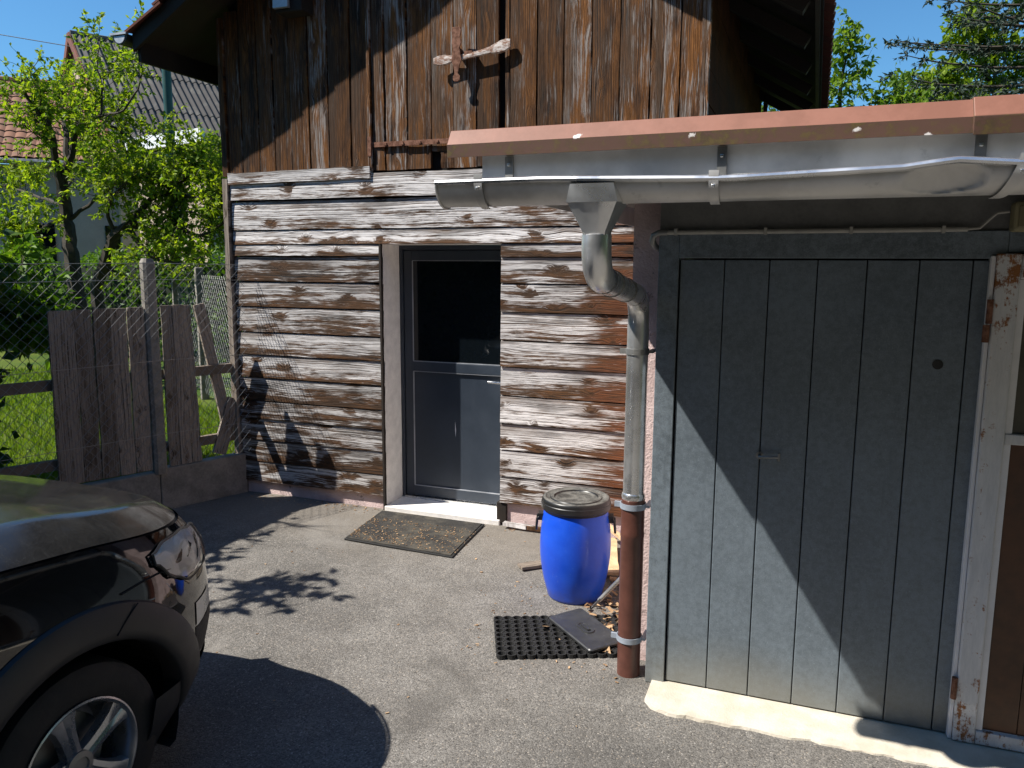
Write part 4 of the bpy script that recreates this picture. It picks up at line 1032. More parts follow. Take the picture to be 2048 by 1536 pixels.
def stack(rings, mat, name, parent, smooth=35):
    b = MB(); n = len(rings[0]); b.grid([r + [r[0]] for r in rings]); b.add(rings[-1], [tuple(range(n))]); b.add(rings[0], [tuple(range(n))[::-1]]); return b.build(name, mat, parent, smooth=smooth)
pl = empty('plate', cen, 'flat square black plastic plate with oval grip resting on the ring mat', 'plate')
stack([lay(rrect(hx, hy, .02), -.014), lay(rrect(hx + .002, hy + .002, .022), -.002), lay(rrect(hx - .003, hy - .003, .02), .003), lay(rrect(hx - .02, hy - .02, .02), .001)], M['plate_plastic'], 'panel', pl)
stack([lay(rrect(.062, .030, .029), .0005), lay(rrect(.060, .028, .027), .007), lay(rrect(.050, .019, .018), .007), lay(rrect(.047, .016, .0155), .002)], M['plate_plastic'], 'grip_ring', pl)
stack([lay(rrect(.036, .010, .0095), .0), lay(rrect(.035, .009, .0085), .011)], M['plate_plastic'], 'grip', pl)
p0 = WZ(1186, 1213, .06); p1 = WY(1262, 1136, 3.93)
mp = empty('metal_pole', p0, 'thin silver metal pole slanting up behind the brown pipe', 'pole')
dd = (p1 - p0).normalized(); MB().tube([p0 + dd * .06, p1], .0115, 12).build('tube', M['pipe'], mp, smooth=True)
sd = dd.cross(Vector((0, 0, 1))).normalized()
for s_ in (-1, 1): MB().tube([p0 + sd * .011 * s_, p0 + dd * .05 + sd * .012 * s_, p0 + dd * .085 + sd * .006 * s_], .005, 8).build('fork', M['steel'], mp, smooth=True)
MB().tube([p0 - sd * .022, p0 + sd * .022], .008, 10).build('pivot', M['black_plastic'], mp, smooth=True)
# scrap wood
def scrap(label, a, b_, wd_, th, mat, z=.012, tilt=0):
    a = Vector((*a, z)); b_ = Vector((*b_, z + tilt)); d = b_ - a; nrm = Vector((-d.y, d.x, 0)).normalized()
    o = board('scrap_board', mat, None, d.length, wd_, th, frame(a, d, nrm), nl=6, jag=.006, seed=a.x)
    return tag(o, label, 'board')
scrap('short weathered board end sticking out left of the barrel', (-1.62, 4.46), (-1.25, 4.82), .075, .018, M['grey_wood'], .03)
scrap('bright pale board lying between barrel and brown pipe', (-1.02, 4.55), (-1.16, 5.08), .13, .02, M['pale_wood'], .05, .03)
scrap('narrow split lath leaning low behind the pale board', (-1.0, 4.9), (-1.3, 5.16), .035, .02, M['pale_wood'], .10, .1)
scrap('thin faded lath lying along the wall base right of the door', (-2.04, 5.19), (-1.52, 5.17), .045, .025, M['silver_wood'], .045)

# ================================================================ low wall, fence
lw = empty('low_wall', FX(.8, 0), 'low dark concrete wall under the board fence', 'wall')
def fbox(s0, s1, o0, o1, z0, z1): 
    c = (FX(s0, z0, o0) + FX(s1, z1, o1)) / 2
    return MB().obox(c, FD, FN, (0, 0, 1), (s1 - s0) / 2, (o1 - o0) / 2, (z1 - z0) / 2)
fbox(-.02, .715, -.06, .04, -.05, .335).build('slab', M['concrete'], lw, bevel=.01)
fbox(.72, 2.6, -.055, .045, -.05, .315).build('slab', M['concrete'], lw, bevel=.01)
fbox(2.61, 4.6, -.055, .045, -.05, .31).build('slab', M['concrete'], lw, bevel=.01)
wf = empty('wire_fence', FX(.7, 0), 'chain link fence with concrete posts above the low wall', 'fence')
def post(s, zt, off, parent, hw=.055):
    b = MB(); c = FX(s, 0, off); rs = []
    for z, k in ((.30, 1.05), (zt - .03, 1), (zt, .7)):
        rs.append([c + FD * hw * k * i + FN * hw * k * j + Vector((0, 0, z)) for i, j in ((-1, -.6), (-.6, -1), (.6, -1), (1, -.6), (1, .6), (.6, 1), (-.6, 1), (-1, .6))])
    b.grid([r + [r[0]] for r in rs]); b.add(rs[-1], [tuple(range(8))]); return b.build('post', M['concrete'], parent)
post(.71, 1.945, .02, wf, .046); post(2.75, 1.945, .02, wf, .046); post(4.5, 1.945, .02, wf, .046)
def t_wire():
    t = NT('zinc_wire'); t.set((.22, .22, .21), .4, .6, .5); return t.m
M['wire'] = t_wire()
def chain(P, L, z0, z1, off, parent, pitch=.075, r=.0016):
    b = MB(); H = z1 - z0
    for fam in (1, -1):
        k = -int(H / pitch) - 1
        while k * pitch < L + H:
            a = k * pitch; q0, q1 = (a, z0), (a + H, z1)          # 45 degree wires, clipped to the panel
            if q0[0] < 0: q0 = (0, z0 - a)
            if q1[0] > L: q1 = (L, z0 + (L - a))
            if q1[0] > q0[0] + .02:
                pts = []
                for u in (0, .25, .5, .75, 1):
                    s_ = q0[0] + (q1[0] - q0[0]) * u; z = q0[1] + (q1[1] - q0[1]) * u
                    if fam < 0: s_ = L - s_
                    pts.append(P(s_, z, off + .002 * fam + .006 * sin(s_ * 3 + z * 2)))
                b.tube(pts, r, 4, False)
            k += 1
    o = b.build('wire_mesh', M['wire'], parent, recalc=False); o['kind'] = 'stuff'; return o
chain(FX, 4.6, .38, 1.90, .145, wf)
for z in (1.90, 1.78, 1.18, .62): MB().tube([FX(s_, z + .01 * sin(s_ * 2), .148) for s_ in (0, .7, 1.6, 2.7, 4.6)], .0022, 5, False).build('tension_wire', M['wire'], wf)
# plank screen behind the wire
ps_ = empty('plank_fence', FX(.9, 0), 'row of upright grey brown planks nailed to a rail behind the wire', 'fence')
edges = [(1.425, 1.255, 1.58), (1.253, 1.133, 1.582), (1.131, 1.008, 1.586), (1.006, .89, 1.582), (.888, .765, 1.586), (.632, .545, 1.592), (.54, .45, 1.594), (.443, .365, 1.59)]
for i, (s1, s0, zt) in enumerate(edges):
    g = random.Random(900 + i); ln = (-.10 if i == 8 else g.uniform(-.006, .006)) + (-.03 if i == 7 else 0)
    o = FX(s0, .34, .03 + g.uniform(-.004, .004))
    board('plank', M['grey_wood'], ps_, zt - .34, s1 - s0 - .004, .022, frame(o, Vector((0, 0, 1)) - FD * ln, FD), nl=8, seed=910 + i, jag=.004)
for z in (1.02, .45):
    fbox(.05, 4.5, -.06, -.015, z, z + .075).build('rail', M['rail_wood'], ps_)
def lean_board(label, sa, za, sb, zb, wd_, off, seed):
    a = FX(sa, za, off); c = FX(sb, zb, off - .02); d = c - a; nrm = FN.cross(d).normalized()
    if nrm.dot(FD) < 0: nrm = -nrm
    o = board('loose_board', M['grey_wood'], None, d.length, wd_, .022, frame(a - nrm * wd_ / 2, d, nrm), nl=6, seed=seed, jag=.005); return tag(o, label, 'board')
lean_board('tall loose board leaning towards the barn corner behind the wire', .09, .50, .285, 1.59, .09, -.03, 940)
lean_board('short loose board propped at a slant on the low wall by the barn', .20, .36, .03, .80, .12, .0, 941)
# ================================================================ trees and shrubs
def leaf_add(vs, fs, p, d, n, L, Wd, curl=.15):
    s_ = d.cross(n); s_.normalize(); k = len(vs)
    mid = p + d * (L * .45); tip = p + d * L - n * (L * curl)
    vs += [tuple(p), tuple(mid + s_ * Wd * .5 + n * L * .08), tuple(tip), tuple(mid - s_ * Wd * .5 + n * L * .08)]
    fs += [(k, k + 1, k + 2), (k, k + 2, k + 3)]
def rvec(g): 
    while True:
        v = Vector((g.uniform(-1, 1), g.uniform(-1, 1), g.uniform(-1, 1)))
        if .05 < v.length < 1: return v.normalized()
def tree(name, label, cat, base, limbs, leafm, L, seed, nsub=10, sub=(.5, .9), ntw=5, tw=(.2, .4), nlf=10, group=None, up=.35, droop=.0, keep=None, radii=(.05, .012), barkm=None, start=.25):
    g = random.Random(seed); root = empty(name, base, label, cat, group); bk = MB(); vs = []; fs = []
    for pts, r0, r1, leafy in limbs:
        pts = [Vector(p) for p in pts]; sm = []
        for i in range(len(pts) - 1):
            p0, p1, p2, p3 = pts[max(i - 1, 0)], pts[i], pts[i + 1], pts[min(i + 2, len(pts) - 1)]
            for j in range(4):
                t = j / 4; sm.append(.5 * (2 * p1 + (p2 - p0) * t + (2 * p0 - 5 * p1 + 4 * p2 - p3) * t * t + (3 * p1 - p0 - 3 * p2 + p3) * t ** 3))
        sm.append(pts[-1]); n = len(sm)
        sm = [p + rvec(g) * .012 for p in sm]
        bk.tube(sm, [r0 + (r1 - r0) * i / (n - 1) for i in range(n)], 7)
        if not leafy: continue
        for k in range(int(nsub * leafy)):
            t = g.uniform(start, 1) ** .8; i = min(n - 2, int(t * (n - 1))); p = sm[i]; ax = (sm[i + 1] - sm[i]).normalized()
            d = (rvec(g) + ax * .5 + Vector((0, 0, up))).normalized(); ln = g.uniform(*sub) * (1.15 - .5 * t)
            q = [p]; dd = d
            for _ in range(4): dd = (dd + rvec(g) * .28 + Vector((0, 0, up * .25 - droop * .3))).normalized(); q.append(q[-1] + dd * ln / 4)
            bk.tube(q, [max(.004, r1 * .7) * (1 - .7 * j / 4) for j in range(5)], 4, False)
            for _ in range(ntw):
                j = g.randint(1, 4); o = q[j]; td = (rvec(g) + (q[j] - q[j - 1]).normalized() * .8 + Vector((0, 0, up * .6 - droop))).normalized(); tl = g.uniform(*tw)
                e = o + td * tl
                if keep and not keep(e): continue
                bk.tube([o, (o + e) / 2 + rvec(g) * .02, e], [.004, .003, .002], 3, False)
                for _l in range(nlf):
                    u = g.uniform(.15, 1.05); lp_ = o + td * (tl * u); ld_ = (rvec(g) * .9 + td * .6 + Vector((0, 0, -.15 - droop))).normalized(); ln_ = (rvec(g) + Vector((0, 0, .9))).normalized()
                    sz = L * g.uniform(.55, 1.2); leaf_add(vs, fs, lp_, ld_, ln_, sz, sz * .55)
    bk.build('trunk', barkm or M['bark'], root, smooth=True, recalc=False)
    c = MB(); c.v = vs; c.f = fs; o = c.build('crown', leafm, root, recalc=False); o['kind'] = 'stuff'
    return root
def T(px, py, y): return tuple(WY(px, py, y))
# two old pear trees in the garden
tree('pear_tree', 'old pear tree with dark forked trunk and bright young leaves nearest the tiled house', 'tree', (-9.25, 8, GZ),
     [([(-9.2, 8, .2), T(150, 560, 8.0), T(138, 480, 8.05), T(132, 430, 8.1), T(124, 375, 8.0)], .11, .075, 0),
      ([T(124, 378, 8.0), T(112, 330, 7.9), T(108, 290, 7.8), T(95, 245, 7.7), T(60, 205, 7.6), T(42, 160, 7.5)], .06, .012, 1.2),
      ([T(126, 385, 8.0), T(133, 330, 8.1), T(132, 280, 8.2), T(128, 232, 8.4), T(120, 185, 8.5), T(150, 215, 8.9)], .055, .010, 1.1),
      ([T(128, 360, 8.0), T(142, 310, 8.0), T(153, 255, 8.0), T(170, 250, 8.0), T(200, 232, 7.9), T(240, 226, 7.7)], .05, .01, 1.2),
      ([T(200, 232, 7.9), T(203, 180, 7.9), T(195, 130, 7.9), T(200, 80, 7.9)], .016, .005, .4),
      ([T(165, 258, 8.0), T(215, 252, 8.3), T(250, 268, 8.5), T(283, 290, 8.6)], .025, .008, .5),
      ([T(240, 226, 7.7), T(270, 190, 7.7), T(283, 150, 7.7), T(280, 108, 7.7)], .014, .005, .35),
      ([T(133, 430, 8.1), T(90, 455, 7.7), T(50, 475, 7.4), T(10, 470, 7.2)], .03, .008, 1.0),
      ([T(130, 410, 8.1), T(80, 395, 8.4), T(40, 380, 8.6), T(0, 370, 8.8)], .03, .008, 1.1),
      ([T(136, 440, 8.1), T(190, 400, 8.3), T(240, 360, 8.5), T(270, 330, 8.7)], .03, .008, 1.1),
      ([T(128, 380, 8.1), T(160, 340, 8.9), T(190, 320, 9.3)], .03, .008, .9)],
     M['pear_leaf'], .077, 21, nsub=19, sub=(.35, .8), ntw=6, tw=(.14, .34), nlf=11)
tree('pear_tree', 'spreading pear tree with arching mossy limbs close to the barn corner', 'tree', (-8.6, 7.6, GZ),
     [([(-8.75, 8, .2), T(195, 600, 8.0), T(212, 520, 8.0), T(232, 467, 8.0), T(267, 448, 8.1)], .09, .06, .2),
      ([T(265, 448, 8.1), T(300, 462, 8.2), T(335, 488, 8.3), T(352, 455, 8.4), T(365, 410, 8.5)], .05, .012, 1.2),
      ([T(255, 455, 8.1), T(290, 500, 8.0), T(318, 520, 7.9), T(360, 525, 7.8)], .04, .01, 1.0),
      ([T(267, 448, 8.1), T(300, 400, 8.2), T(345, 385, 8.3), T(362, 390, 8.3), T(330, 370, 8.4), T(300, 360, 8.5)], .04, .01, 1.2),
      ([T(345, 385, 8.3), T(365, 360, 8.3), T(385, 345, 8.3), T(400, 335, 8.3)], .03, .008, 1.1),
      ([T(355, 390, 8.3), T(400, 395, 8.3), T(430, 395, 8.2), T(455, 385, 8.1)], .03, .008, 1.2),
      ([T(350, 455, 8.4), T(400, 470, 8.4), T(440, 450, 8.4), T(470, 430, 8.4)], .03, .008, 1.1),
      ([T(232, 467, 8.0), T(215, 420, 7.9), T(230, 385, 7.8), T(255, 365, 7.8)], .03, .008, 1.2),
      ([T(330, 400, 8.5), T(360, 360, 9.0), T(420, 360, 9.3), T(440, 345, 9.4)], .025, .008, 1.0),
      ([T(300, 462, 8.3), T(340, 430, 8.9), T(400, 430, 9.2), T(450, 480, 9.3)], .025, .008, 1.0)],
     M['pear_leaf'], .072, 33, nsub=22, sub=(.35, .75), ntw=6, tw=(.14, .32), nlf=11)
# broad-leaved shrub overhanging the fence at the left
SB = Vector((-6.3, 3.5, GZ))
def shrub_ok(e): return e.x < -1.215 * e.y + .12 and (e.z < 2.3 or e.y < 2.75)
tree('broadleaf_shrub', 'broad leaved shrub overhanging the wire fence at the left edge', 'shrub', tuple(SB),
     [([SB, SB + Vector((.2, .2, .8)), SB + Vector((.5, .4, 1.3)), SB + Vector((.75, .6, 1.6))], .04, .012, 1.2),
      ([SB + Vector((.1, 0, .8)), SB + Vector((.5, -.1, 1.5)), SB + Vector((.8, -.2, 2.0)), SB + Vector((1.05, -.3, 2.3))], .03, .01, 1.6),
      ([SB + Vector((.1, 0, .9)), SB + Vector((.4, .5, 1.2)), SB + Vector((.65, .8, 1.3)), SB + Vector((.8, .95, 1.15))], .03, .008, 1.4),
      ([SB + Vector((0, 0, .7)), SB + Vector((.1, -.3, 1.5)), SB + Vector((.3, -.6, 1.9)), SB + Vector((.6, -.8, 2.1))], .03, .008, 1.2),
      ([SB + Vector((.1, 0, 1.2)), SB + Vector((.5, .1, 1.9)), SB + Vector((.8, .1, 2.3)), SB + Vector((1.05, .0, 2.4))], .03, .008, 1.6),
      ([(-5.6, 2.4, 2.65), (-5.1, 2.5, 2.72), (-4.75, 2.53, 2.62), (-4.5, 2.58, 2.58)], .012, .005, .45)],
     M['big_leaf'], .11, 41, nsub=16, sub=(.25, .5), ntw=6, tw=(.12, .26), nlf=9, up=.2, droop=.2, keep=shrub_ok)
# cherry behind barn and garage, lime tree and spruce to the right
tree('cherry_tree', 'leafy cherry tree rising behind the barn eaves', 'tree', (.1, 15, 0),
     [([(-.1, 15, 0), (0, 15, 2.5), (.1, 15, 3.4)], .14, .09, 0),
      ([(.1, 15, 3.2), (.25, 15, 4.0), (.2, 15, 4.9), (.35, 15.0, 5.7)], .06, .01, 1.5),
      ([(.1, 15, 3.2), (.6, 15, 3.8), (1.0, 15, 4.3), (1.2, 15, 4.6)], .05, .01, 1.3),
      ([(.1, 15, 3.2), (-.6, 15, 3.9), (-1.0, 15, 4.6), (-1.4, 15, 5.2)], .05, .01, 1.3),
      ([(.1, 15, 3.0), (-.8, 14.6, 3.6), (-1.6, 14.4, 4.0), (-2.2, 14.3, 4.2)], .05, .01, 1.3),
      ([(.2, 15, 3.6), (.7, 14.7, 3.9), (1.1, 14.5, 4.0)], .04, .01, 1.1)],
     M['cherry_leaf'], .13, 51, nsub=18, sub=(.4, .75), ntw=5, tw=(.2, .4), nlf=9, droop=.2)
tree('lime_tree', 'bright green broadleaf tree above the garage roof at the right', 'tree', (4.0, 20, 0),
     [([(4.0, 20, 0), (4.0, 20, 2.5), (4.2, 20, 4)], .25, .16, 0),
      ([(4.0, 20, 3.6), (3.5, 19.6, 5), (3.0, 19.4, 6), (2.8, 19.2, 6.8)], .09, .02, 1.6),
      ([(4.0, 20, 3.6), (4.2, 19.6, 5.5), (4.2, 19.4, 7.5), (4.2, 19.2, 9)], .1, .02, 1.8),
      ([(4.0, 20, 3.4), (3.2, 19.4, 4.4), (2.5, 19.1, 5.1), (2.0, 19, 5.4)], .08, .015, 1.6),
      ([(4.0, 20, 3.2), (3.0, 19.2, 4.0), (2.2, 19, 4.5), (1.7, 18.9, 4.8)], .08, .015, 1.6),
      ([(4.0, 20, 3.6), (4.9, 19.8, 5.5), (5.2, 19.6, 7), (6, 19.5, 8)], .09, .02, 1.5),
      ([(4.0, 20, 4.5), (3.7, 19.2, 6.5), (3.5, 19, 7.6), (3.3, 19, 8.4)], .07, .015, 1.5)],
     M['lime_leaf'], .16, 61, nsub=20, sub=(.6, 1.2), ntw=6, tw=(.3, .6), nlf=11)
def spruce(name, label, base, H, seed):
    g = random.Random(seed); root = empty(name, base, label, 'tree'); B0 = Vector(base); bk = MB(); vs = []; fs = []
    bk.tube([B0, B0 + Vector((0, 0, H * .5)), B0 + Vector((0, 0, H))], [.22, .13, .02], 8)
    z = 3.2
    while z < H:
        for k in range(5):
            a = g.uniform(0, 6.28); 
            ln = (1.0 - z / H) * 4.2 * g.uniform(.7, 1.1) + .3; p = B0 + Vector((0, 0, z)); d = Vector((cos(a), sin(a), -.12)); q = [p]
            for i in range(7): d = (d + Vector((0, 0, .05)) + rvec(g) * .05).normalized(); q.append(q[-1] + d * ln / 7)
            bk.tube(q, [.03 * (1 - i / 8) + .004 for i in range(8)], 4, False)
            for i in range(2, 8):
                for sgn in (-1, 1):
                    if g.random() < .12: continue
                    sd_ = (d.cross(Vector((0, 0, 1))).normalized() * sgn + d * .7 + Vector((0, 0, g.uniform(-.35, .15)))).normalized(); tl = g.uniform(.25, .6) * (1.2 - i / 9)
                    e = q[i] + sd_ * tl; bk.tube([q[i], e], [.006, .003], 3, False)
                    for _ in range(int(10 + tl * 26)):
                        u = g.uniform(.1, 1.05); o = q[i] + sd_ * tl * u + rvec(g) * .02
                        dn = (rvec(g) * .8 + sd_ * .7 + Vector((0, 0, -.25))).normalized(); leaf_add(vs, fs, o, dn, rvec(g), g.uniform(.07, .15), .035, 0)
        z += g.uniform(.26, .4)
    bk.build('trunk', M['bark'], root, smooth=True, recalc=False)
    c = MB(); c.v = vs; c.f = fs; c.build('crown', M['needle'], root, recalc=False)['kind'] = 'stuff'
spruce('spruce_tree', 'sparse grey green spruce with drooping twigs beside the bright tree', (3.7, 17.0, 0), 13, 71)

# grass in the garden
g = random.Random(81); vs = []; fs = []
for i in range(52000):
    s_, o_ = g.uniform(-1.0, 5.5), -.14 - abs(g.random() ** 1.6) * 7.5
    p = FX(s_, GZ, o_); h_ = g.uniform(.03, .11) * (1.4 if g.random() < .1 else 1); a = g.uniform(0, 6.28); k = len(vs); wv = .006 + .0009 * abs(o_)
    vs += [(p.x - cos(a) * wv, p.y - sin(a) * wv, GZ - .005), (p.x + cos(a) * wv, p.y + sin(a) * wv, GZ - .005), (p.x + g.uniform(-.05, .05), p.y + g.uniform(-.05, .05), GZ + h_)]; fs.append((k, k + 1, k + 2))
c = MB(); c.v = vs; c.f = fs; tag(c.build('grass', M['grass'], recalc=False), 'sunlit green grass in the garden behind the fence', 'grass', kind='stuff')

# dark hedge masses: garden end, and unseen yard hedges added for reflections and shade
def hedge(name, label, x0, x1, y0, y1, z0, z1, n, L, seed, mat, core=.72, k=.3):
    g = random.Random(seed); root = empty(name, ((x0 + x1) / 2, (y0 + y1) / 2, z0), label, 'hedge'); vs = []; fs = []
    for _ in range(n):
        f = g.random(); x, y, z = g.uniform(x0, x1), g.uniform(y0, y1), z0 + (z1 - z0) * g.random() ** .8
        z = z0 + (z - z0) * (.86 + .09 * sin((x + y) * 1.3 + seed) + .05 * sin((x + y) * 3.7)); n_ = rvec(g)
        leaf_add(vs, fs, Vector((x, y, z)), rvec(g), n_, L * g.uniform(.6, 1.3), L * .6)
    c = MB(); c.v = vs; c.f = fs; c.build('foliage', mat, root, recalc=False)['kind'] = 'stuff'
    ex = (x1 - x0) * k if x1 - x0 < y1 - y0 else .2; ey = (y1 - y0) * k if y1 - y0 < x1 - x0 else .2
    MB().box(x0 + ex, x1 - ex, y0 + ey, y1 - ey, z0, z0 + (z1 - z0) * core).build('shade_core', M['hedge_core'], root)  # solid dark box inside the leaves: inner shade as colour, blocks light
hedge('hedge', 'tall dark green hedge behind the viewer, unseen, added for reflections and to block sky light', -16, 9, -8.6, -6.6, 0, 10.5, 26000, .3, 91, M['dark_leaf'])  # out of view, gives dark reflections and its height cuts sky fill
hedge('hedge', 'tall dark hedge right of the yard, unseen, added to block sky light', 6.2, 7.6, -6.5, 3.0, 0, 8.5, 10000, .3, 93, M['dark_leaf'])  # added out of view to lower the sky fill
hedge('hedge', 'dense hedge left of the parked car, unseen, added to cast the corner shadow', -6.7, -5.32, -6.5, 4.0, 0, 3.1, 22000, .12, 94, M['dark_leaf'], .84, .1)  # out of view, shaped so its shadow fills the fence corner
hedge('hedge', 'loose green bushes between the pear trees and the white house', -15.5, -8.6, 10.2, 11.2, .25, 2.5, 9000, .10, 95, M['big_leaf'])
hedge('hedge', 'dark hedge closing the garden behind the pear trees', -30, -9, 19.5, 20.6, .2, 2.6, 9000, .2, 92, M['dark_leaf'])

# ================================================================ garden wall, second fence, neighbours
gw = empty('garden_wall', T(260, 575, 12), 'low dark grey wall with pale coping behind the pear trees', 'wall')
a, c = WY(60, 549, 11.0), WY(470, 556, 13.0); d = (c - a); d.z = 0; d.normalize(); n_ = Vector((d.y, -d.x, 0))
ln = (c - a).length
for k in range(7):
    m_ = a + d * ln * (k + .5) / 7
    MB().obox((m_.x, m_.y, 1.0), d, n_, (0, 0, 1), ln / 14 - .004, .08, .74).build('wall_panel', plain('dark_wall_stone', (.07, .068, .062), .9, 0, .4, 6, .5) if k == 0 else bpy.data.materials['dark_wall_stone'], gw)
    MB().obox((m_.x, m_.y, 1.765), d, n_, (0, 0, 1), ln / 14 - .003, .11, .022).build('coping', M['concrete'], gw)
f2 = empty('wire_fence', (-6.2, 7.0, GZ), 'thin wire fence with slim concrete posts running back from the barn corner', 'fence')
P2 = WY(462, 540, 6.6); Q2 = WY(398, 556, 7.6); P2.z = Q2.z = 0; d2 = (Q2 - P2).normalized(); n2 = Vector((d2.y, -d2.x, 0))
def FX2(s, z, off=0): return P2 + d2 * s + n2 * off + Vector((0, 0, z))
for s_, hw in ((0, .045), ((Q2 - P2).length, .045), (2 * (Q2 - P2).length, .045)):
    MB().obox(FX2(s_, .95), d2, n2, (0, 0, 1), hw, hw, .92).build('post', M['concrete'], f2, bevel=.012)
chain(FX2, 3.2, .35, 1.78, .0, f2, .11, .0012)

# tiled house
th = empty('tiled_house', T(60, 470, 14), 'white house with orange clay tile roof at the far left', 'house')
E0, E1 = WY(-70, 312, 13.0), WY(240, 350, 15.2); E1.z = E0.z
R0 = WY(-60, 178, 14.6); 
al = (E1 - E0); al.z = 0; Lh = al.length; al.normalize(); bk_ = Vector((-al.y, al.x, 0))
if bk_.dot(Vector((0, 1, 0))) < 0: bk_ = -bk_
rise, run = 2.3, 3.1; up = (bk_ * run + Vector((0, 0, rise))).normalized(); SL = hypot(rise, run)
nm = al.cross(up)
me = tile_mesh('roof_tile', M['tile'], .235, .42, .035, .03)
Lh = min(Lh, 4.6)
ncol, nrow = int(Lh / .23), 13
for j in range(nrow):
    for i in range(ncol):
        put_tile(me, th, E0 + al * (.23 * (i + .5)) + up * (j * SL / nrow - .03) + nm * .03, al, up)
MB().obox(E0 + al * Lh / 2 + up * SL / 2 - nm * .04, al, up, nm, Lh / 2, SL / 2, .03).build('roof_deck', M['dark_wood'], th)
MB().obox(E0 + al * Lh / 2 + bk_ * run + (bk_ * run - Vector((0, 0, rise))) * .5 + Vector((0, 0, rise)), al, (bk_ * run - Vector((0, 0, rise))).normalized(), (0, 0, 1), Lh / 2, SL / 2, .04).build('roof_deck', M['tile'], th)
MB().tube([E0 + up * SL + nm * .05, E0 + al * Lh + up * SL + nm * .05], .09, 10).build('ridge_tiles', M['tile'], th)
zt = E0.z - .1; w0 = E0 + bk_ * .35
MB().obox(((w0 + al * Lh / 2 + bk_ * 2.7).x, (w0 + al * Lh / 2 + bk_ * 2.7).y, zt / 2), al, bk_, (0, 0, 1), Lh / 2 - .1, 2.7, zt / 2).build('wall', M['white_wall'], th)
MB().tube([E0 - bk_ * .06 - Vector((0, 0, .06)), E0 + al * Lh - bk_ * .06 - Vector((0, 0, .06))], .07, 8).build('eaves_gutter', M['strap'], th)
wp_ = w0 + al * 1.2 - bk_ * .01; MB().obox((wp_.x, wp_.y, 2.3), al, bk_, (0, 0, 1), .45, .03, .55).build('window', M['glass'], th)
wp_ = w0 + al * 3.2 - bk_ * .01; MB().obox((wp_.x, wp_.y, 2.3), al, bk_, (0, 0, 1), .45, .03, .55).build('window', M['glass'], th)
sw = E0 + al * 3.75 + up * 1.0 + nm * .06; MB().obox(sw, al, up, nm, .2, .26, .04).build('roof_window', M['grey_sheet'], th)

# barn with corrugated fibre roof
cb = empty('corrugated_barn', T(250, 500, 18), 'large old barn with dark corrugated roof and tan stucco gable', 'barn')
Ap = WY(140, 68, 17.0); gdir = Vector((.864, -.497, 0)).normalized(); rdir = Vector((.497, .864, 0)).normalized()
half, drop = 3.9, 3.35; upc = (-gdir * half + Vector((0, 0, drop))).normalized(); SLc = hypot(half, drop); LR = 12.6; nmc = rdir.cross(upc)
if nmc.z < 0: nmc = -nmc
sw_, nwv = .885, 5
def corr_mesh():
    b = MB(); rows = []
    for j in range(2):
        rows.append([Vector((sw_ * i / (nwv * 8), j * 1.75, .028 * sin(2 * pi * i / 8) + .02 * (1 - j))) for i in range(nwv * 8 + 1)])
    b.grid(rows); b.grid([[p - Vector((0, 0, .012)) for p in rows[0]], rows[0]]); return b.mesh('roof_sheet', M['fibre'], True)
cm = corr_mesh()
for j in range(3):
    for i in range(int(LR / sw_)):
        o = bpy.data.objects.new('roof_sheet', cm); COL.objects.link(o); o.parent = cb
        q = Ap - upc * SLc + upc * (j * SLc / 3) + rdir * (i * sw_) + nmc * .03
        mm = Matrix((rdir, upc, rdir.cross(upc))).transposed().to_4x4(); mm.translation = q
        o.matrix_basis = Matrix.Translation(-cb.location) @ mm
MB().tube([Ap + Vector((0, 0, .02)), Ap + rdir * LR + Vector((0, 0, .02))], .09, 8).build('ridge_cap', M['fibre'], cb)
dn2 = (gdir * -half - Vector((0, 0, drop))).normalized()
MB().obox(Ap + dn2 * SLc / 2 + rdir * LR / 2, rdir, dn2, rdir.cross(dn2), LR / 2, SLc / 2, .03).build('rear_roof', M['fibre'], cb)
ez = Ap.z - drop
b = MB(); F_ = Ap + rdir * .12
pts = [F_ - Vector((0, 0, .08)), F_ + gdir * (half - .25) - Vector((0, 0, drop - .12)), F_ + gdir * (half - .25) - Vector((0, 0, Ap.z)), F_ - gdir * (half - .25) - Vector((0, 0, Ap.z)), F_ - gdir * (half - .25) - Vector((0, 0, drop - .12))]
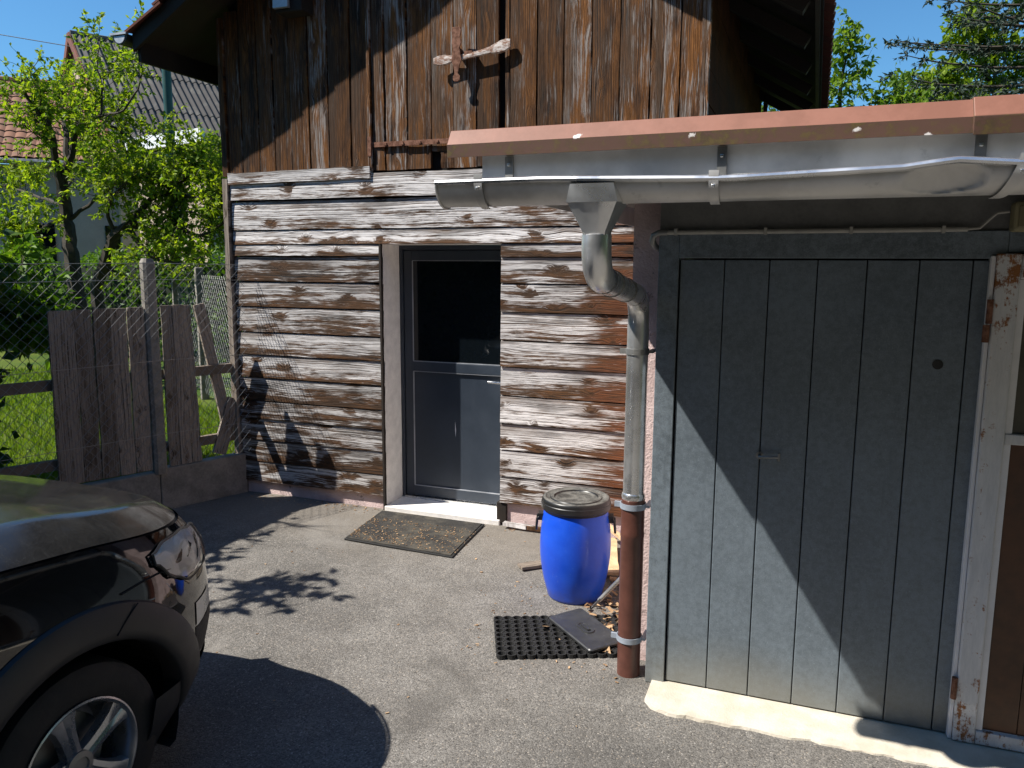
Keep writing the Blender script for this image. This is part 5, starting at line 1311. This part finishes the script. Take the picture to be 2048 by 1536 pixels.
b.add([tuple(p) for p in pts] + [tuple(p + rdir * .3) for p in pts], [(0, 1, 2, 3, 4), (9, 8, 7, 6, 5)] + [(i, (i + 1) % 5, (i + 1) % 5 + 5, i + 5) for i in range(5)]); b.build('gable_wall', M['stucco'], cb)
MB().obox(F_ + rdir * LR / 2 + gdir * (half - .4) - Vector((0, 0, drop + (Ap.z - drop) / 2)), rdir, gdir, (0, 0, 1), LR / 2 - .1, .12, (Ap.z - drop) / 2).build('side_wall', M['stucco'], cb)
for dn in (dn2, -upc):
    k = MB().obox(Ap + dn * SLc / 2 - rdir * .05 - Vector((0, 0, .05)), dn, rdir, dn.cross(rdir), SLc / 2, .02, .11).build('verge_board', M['red_brown'], cb)
# flat-roofed white outbuilding edge below it
ob = empty('white_outbuilding', T(330, 400, 12.5), 'small outbuilding with a white roof edge between the pear tree and barn', 'shed')
a, c = WY(255, 294, 13.2), WY(405, 267, 12.6); c.z = a.z + .05; d = (c - a); d.z = 0; L_ = d.length; d.normalize(); n_ = Vector((-d.y, d.x, 0))
MB().obox(((a + c) / 2), d, n_, (0, 0, 1), L_ / 2, .05, .13).build('roof_edge', M['white_paint'], ob)
m_ = (a + c) / 2 + n_ * 1.2; MB().obox((m_.x, m_.y, (a.z - .15) / 2), d, n_, (0, 0, 1), L_ / 2 - .1, 1.1, (a.z - .15) / 2).build('wall', M['stucco'], ob)
m_ = (a + c) / 2 + n_ * 1.25; MB().obox((m_.x, m_.y, a.z - .06), d, n_, (0, 0, 1), L_ / 2 - .02, 1.2, .06).build('roof', M['grey_render'], ob)
pp = WY(341, 290, 11.5); tag(MB().tube([(pp.x, pp.y, 0), (pp.x, pp.y, 4), (pp.x, pp.y, 7.5)], [.085, .08, .07], 14).build('green_pole', M['green_metal'], smooth=True), 'dark green metal pole in front of the corrugated roof', 'pole')
a, c = WY(-150, 38, 16), WY(141, 93, 17); tag(MB().tube([a, (a + c) / 2 - Vector((0, 0, .04)), c], .011, 5).build('overhead_cable', M['rubber']), 'thin overhead cable running to the corrugated barn', 'cable')
